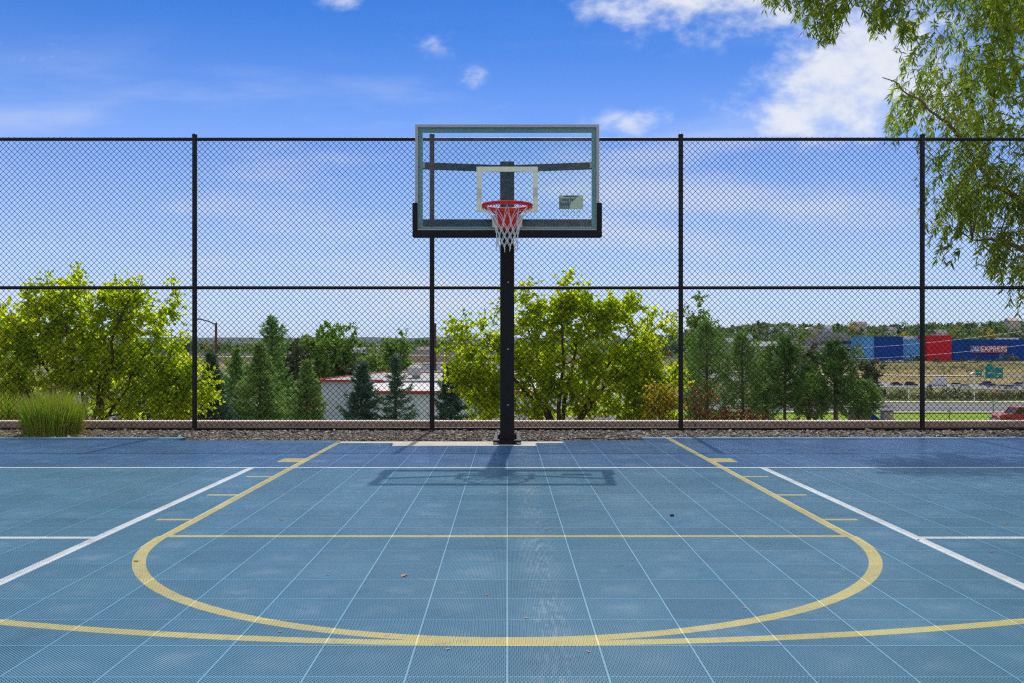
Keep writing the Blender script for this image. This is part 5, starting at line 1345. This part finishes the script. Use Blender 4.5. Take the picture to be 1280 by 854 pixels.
def make_cabinets():
    Y = 100.0
    x = X_at(1111, Y); zg = tz(x, Y); root = thing('utility_cabinet', 'dark grey utility cabinet with a pink warning plate beside the grass strip', 'cabinet', (x, Y, zg)); h = Z_at(514.5, Y) - zg
    b = MB(); b.box((0, .5, h / 2), (1.0, 1.0, h)); b.build('body', M['grey_wall'], root)
    b = MB(); b.box((0, .5, h + .04), (1.1, 1.1, .07)); b.build('lid', M['tyre'], root)
    b = MB(); b.box((.26, -.02, h * .72), (.40, .02, .5)); p = b.build('warning_plate', paint('pink_plate', (.55, .22, .26), .5), root)
    for z in (.80, .66):
        b = MB(); b.box((.26, -.034, h * z), (.28, .004, .06)); b.build('plate_stripe', M['white'], p)
    x = X_at(1079, Y); zg = tz(x, Y); root = thing('storage_shed', 'low brown-grey shed with a sloping navy blue end beside the cabinet', 'shed', (x, Y, zg)); h = Z_at(513.5, Y) - zg
    b = MB(); b.box((0, 1.0, h / 2), (1.7, 2.0, h)); b.build('wall', M['bark_grey'], root)
    b = MB(); b.prism([(.852, 0), (1.95, 0), (1.95, h * .45), (.852, h * .92)], .15, 1.9); b.build('sloping_end', M['navy_wall'], root)
    b = MB(); b.box((0, 1.0, h + .05), (1.85, 2.1, .09)); b.build('roof', M['tyre'], root)
    # red sign board and truck pieces by the shop corner
    Y = 58.0; x = X_at(391, Y); zg = tz(x, Y); root = thing('red_sign', 'red roadside sign board on posts at the left corner of the white shop', 'sign', (x, Y, zg)); z1 = Z_at(489, Y) - zg
    b = MB(); b.box((.12, 0, z1 - .25), (.5, .1, .5)); b.box((-.1, .0, z1 - .9), (.9, .1, .38)); b.build('board', M['red_trim'], root)
    for s in (-.4, .25):
        b = MB(); b.cyl((s, .1, z1 / 2 - .3), .04, z1 - .6, 6); b.build('post', M['steel'], root)
make_cabinets()

# ------------------------------------------------------------------ fallen leaves on the court
def make_litter():
    rng = np.random.default_rng(401)
    spots = [(505, 720, .05), (504, 637, .025), (745, 619, .03), (683, 662, .025), (840, 645, .03), (794, 658, .02), (410, 719, .02), (609, 744, .02), (658, 773, .02), (112, 598, .03), (200, 609, .03), (352, 650, .045), (110, 704, .02), (170, 702, .04),
             (1258, 655, .04), (1148, 675, .03), (1035, 578, .03), (985, 590, .02), (1240, 690, .03), (560, 812, .02), (960, 683, .02), (862, 661, .02), (97, 567, .05), (270, 604, .025), (790, 700, .02), (930, 760, .018), (350, 790, .02), (735, 815, .02)]
    b = MB(); n = 6
    ang = np.linspace(0, 2 * PI, 9)[:-1]
    V = [(0, 0, .010)] + [(math.cos(a) * (1 + .25 * math.cos(2 * a)), .55 * math.sin(a) * (1 + .15 * math.sin(3 * a)), .004 + .22 * abs(math.sin(a)) * .5) for a in ang]
    b.add(V, [(0, 1 + i, 1 + (i + 1) % 8) for i in range(8)])
    first = None
    for (px, py, L) in spots:
        Y = CAMZ * F / (py - HY); x = X_at(px, Y)
        if first is None:
            o = b.build('fallen_leaf', M['dead_leaf']); first = o
        else:
            o = first.copy(); COL.objects.link(o)
        o.location = (x, Y, .002); o.rotation_euler = (0, 0, rng.uniform(0, 6.28)); s = L * .42; o.scale = (s, s, s)
        tag(o, 'small dry brown leaf fallen on the blue court tiles', 'leaf', 'dry leaves scattered over the court')
    k = MB(); k.box((0, 0, .006), (.026, .018, .01), taper=.7); o = k.build('rubber_scrap', M['tyre'], None, (X_at(840, CAMZ * F / (645.5 - HY)), CAMZ * F / (645.5 - HY), .002))
    tag(o, 'small black rubber scrap lying on the court right of the lane', 'scrap')
make_litter()
# loose black cord lying on the gravel edge right of the pole
b = MB(); s = np.linspace(0, 1, 18)
b.tube(np.stack([.72 + .72 * s, 10.60 + .05 * np.sin(s * 7) , .008 + 0 * s], 1), .006, 6)
tag(b.build('black_hose', M['tyre']), 'short black hose lying along the gravel edge right of the hoop pole', 'hose')
# ------------------------------------------------------------------ air
def make_haze():
    t = NT('thin_haze'); v = t.n('ShaderNodeVolumePrincipled')
    v.inputs['Color'].default_value = (.52, .74, 1.0, 1); v.inputs['Density'].default_value = HAZE; v.inputs['Anisotropy'].default_value = 0.0
    m = t.out(None, v.outputs[0])
    b = MB(); b.box((0, 4400, 58), (150000, 9500, 150)); o = b.build('haze', m); tag(o, kind='stuff')
HAZE = 3.2e-5
make_haze()
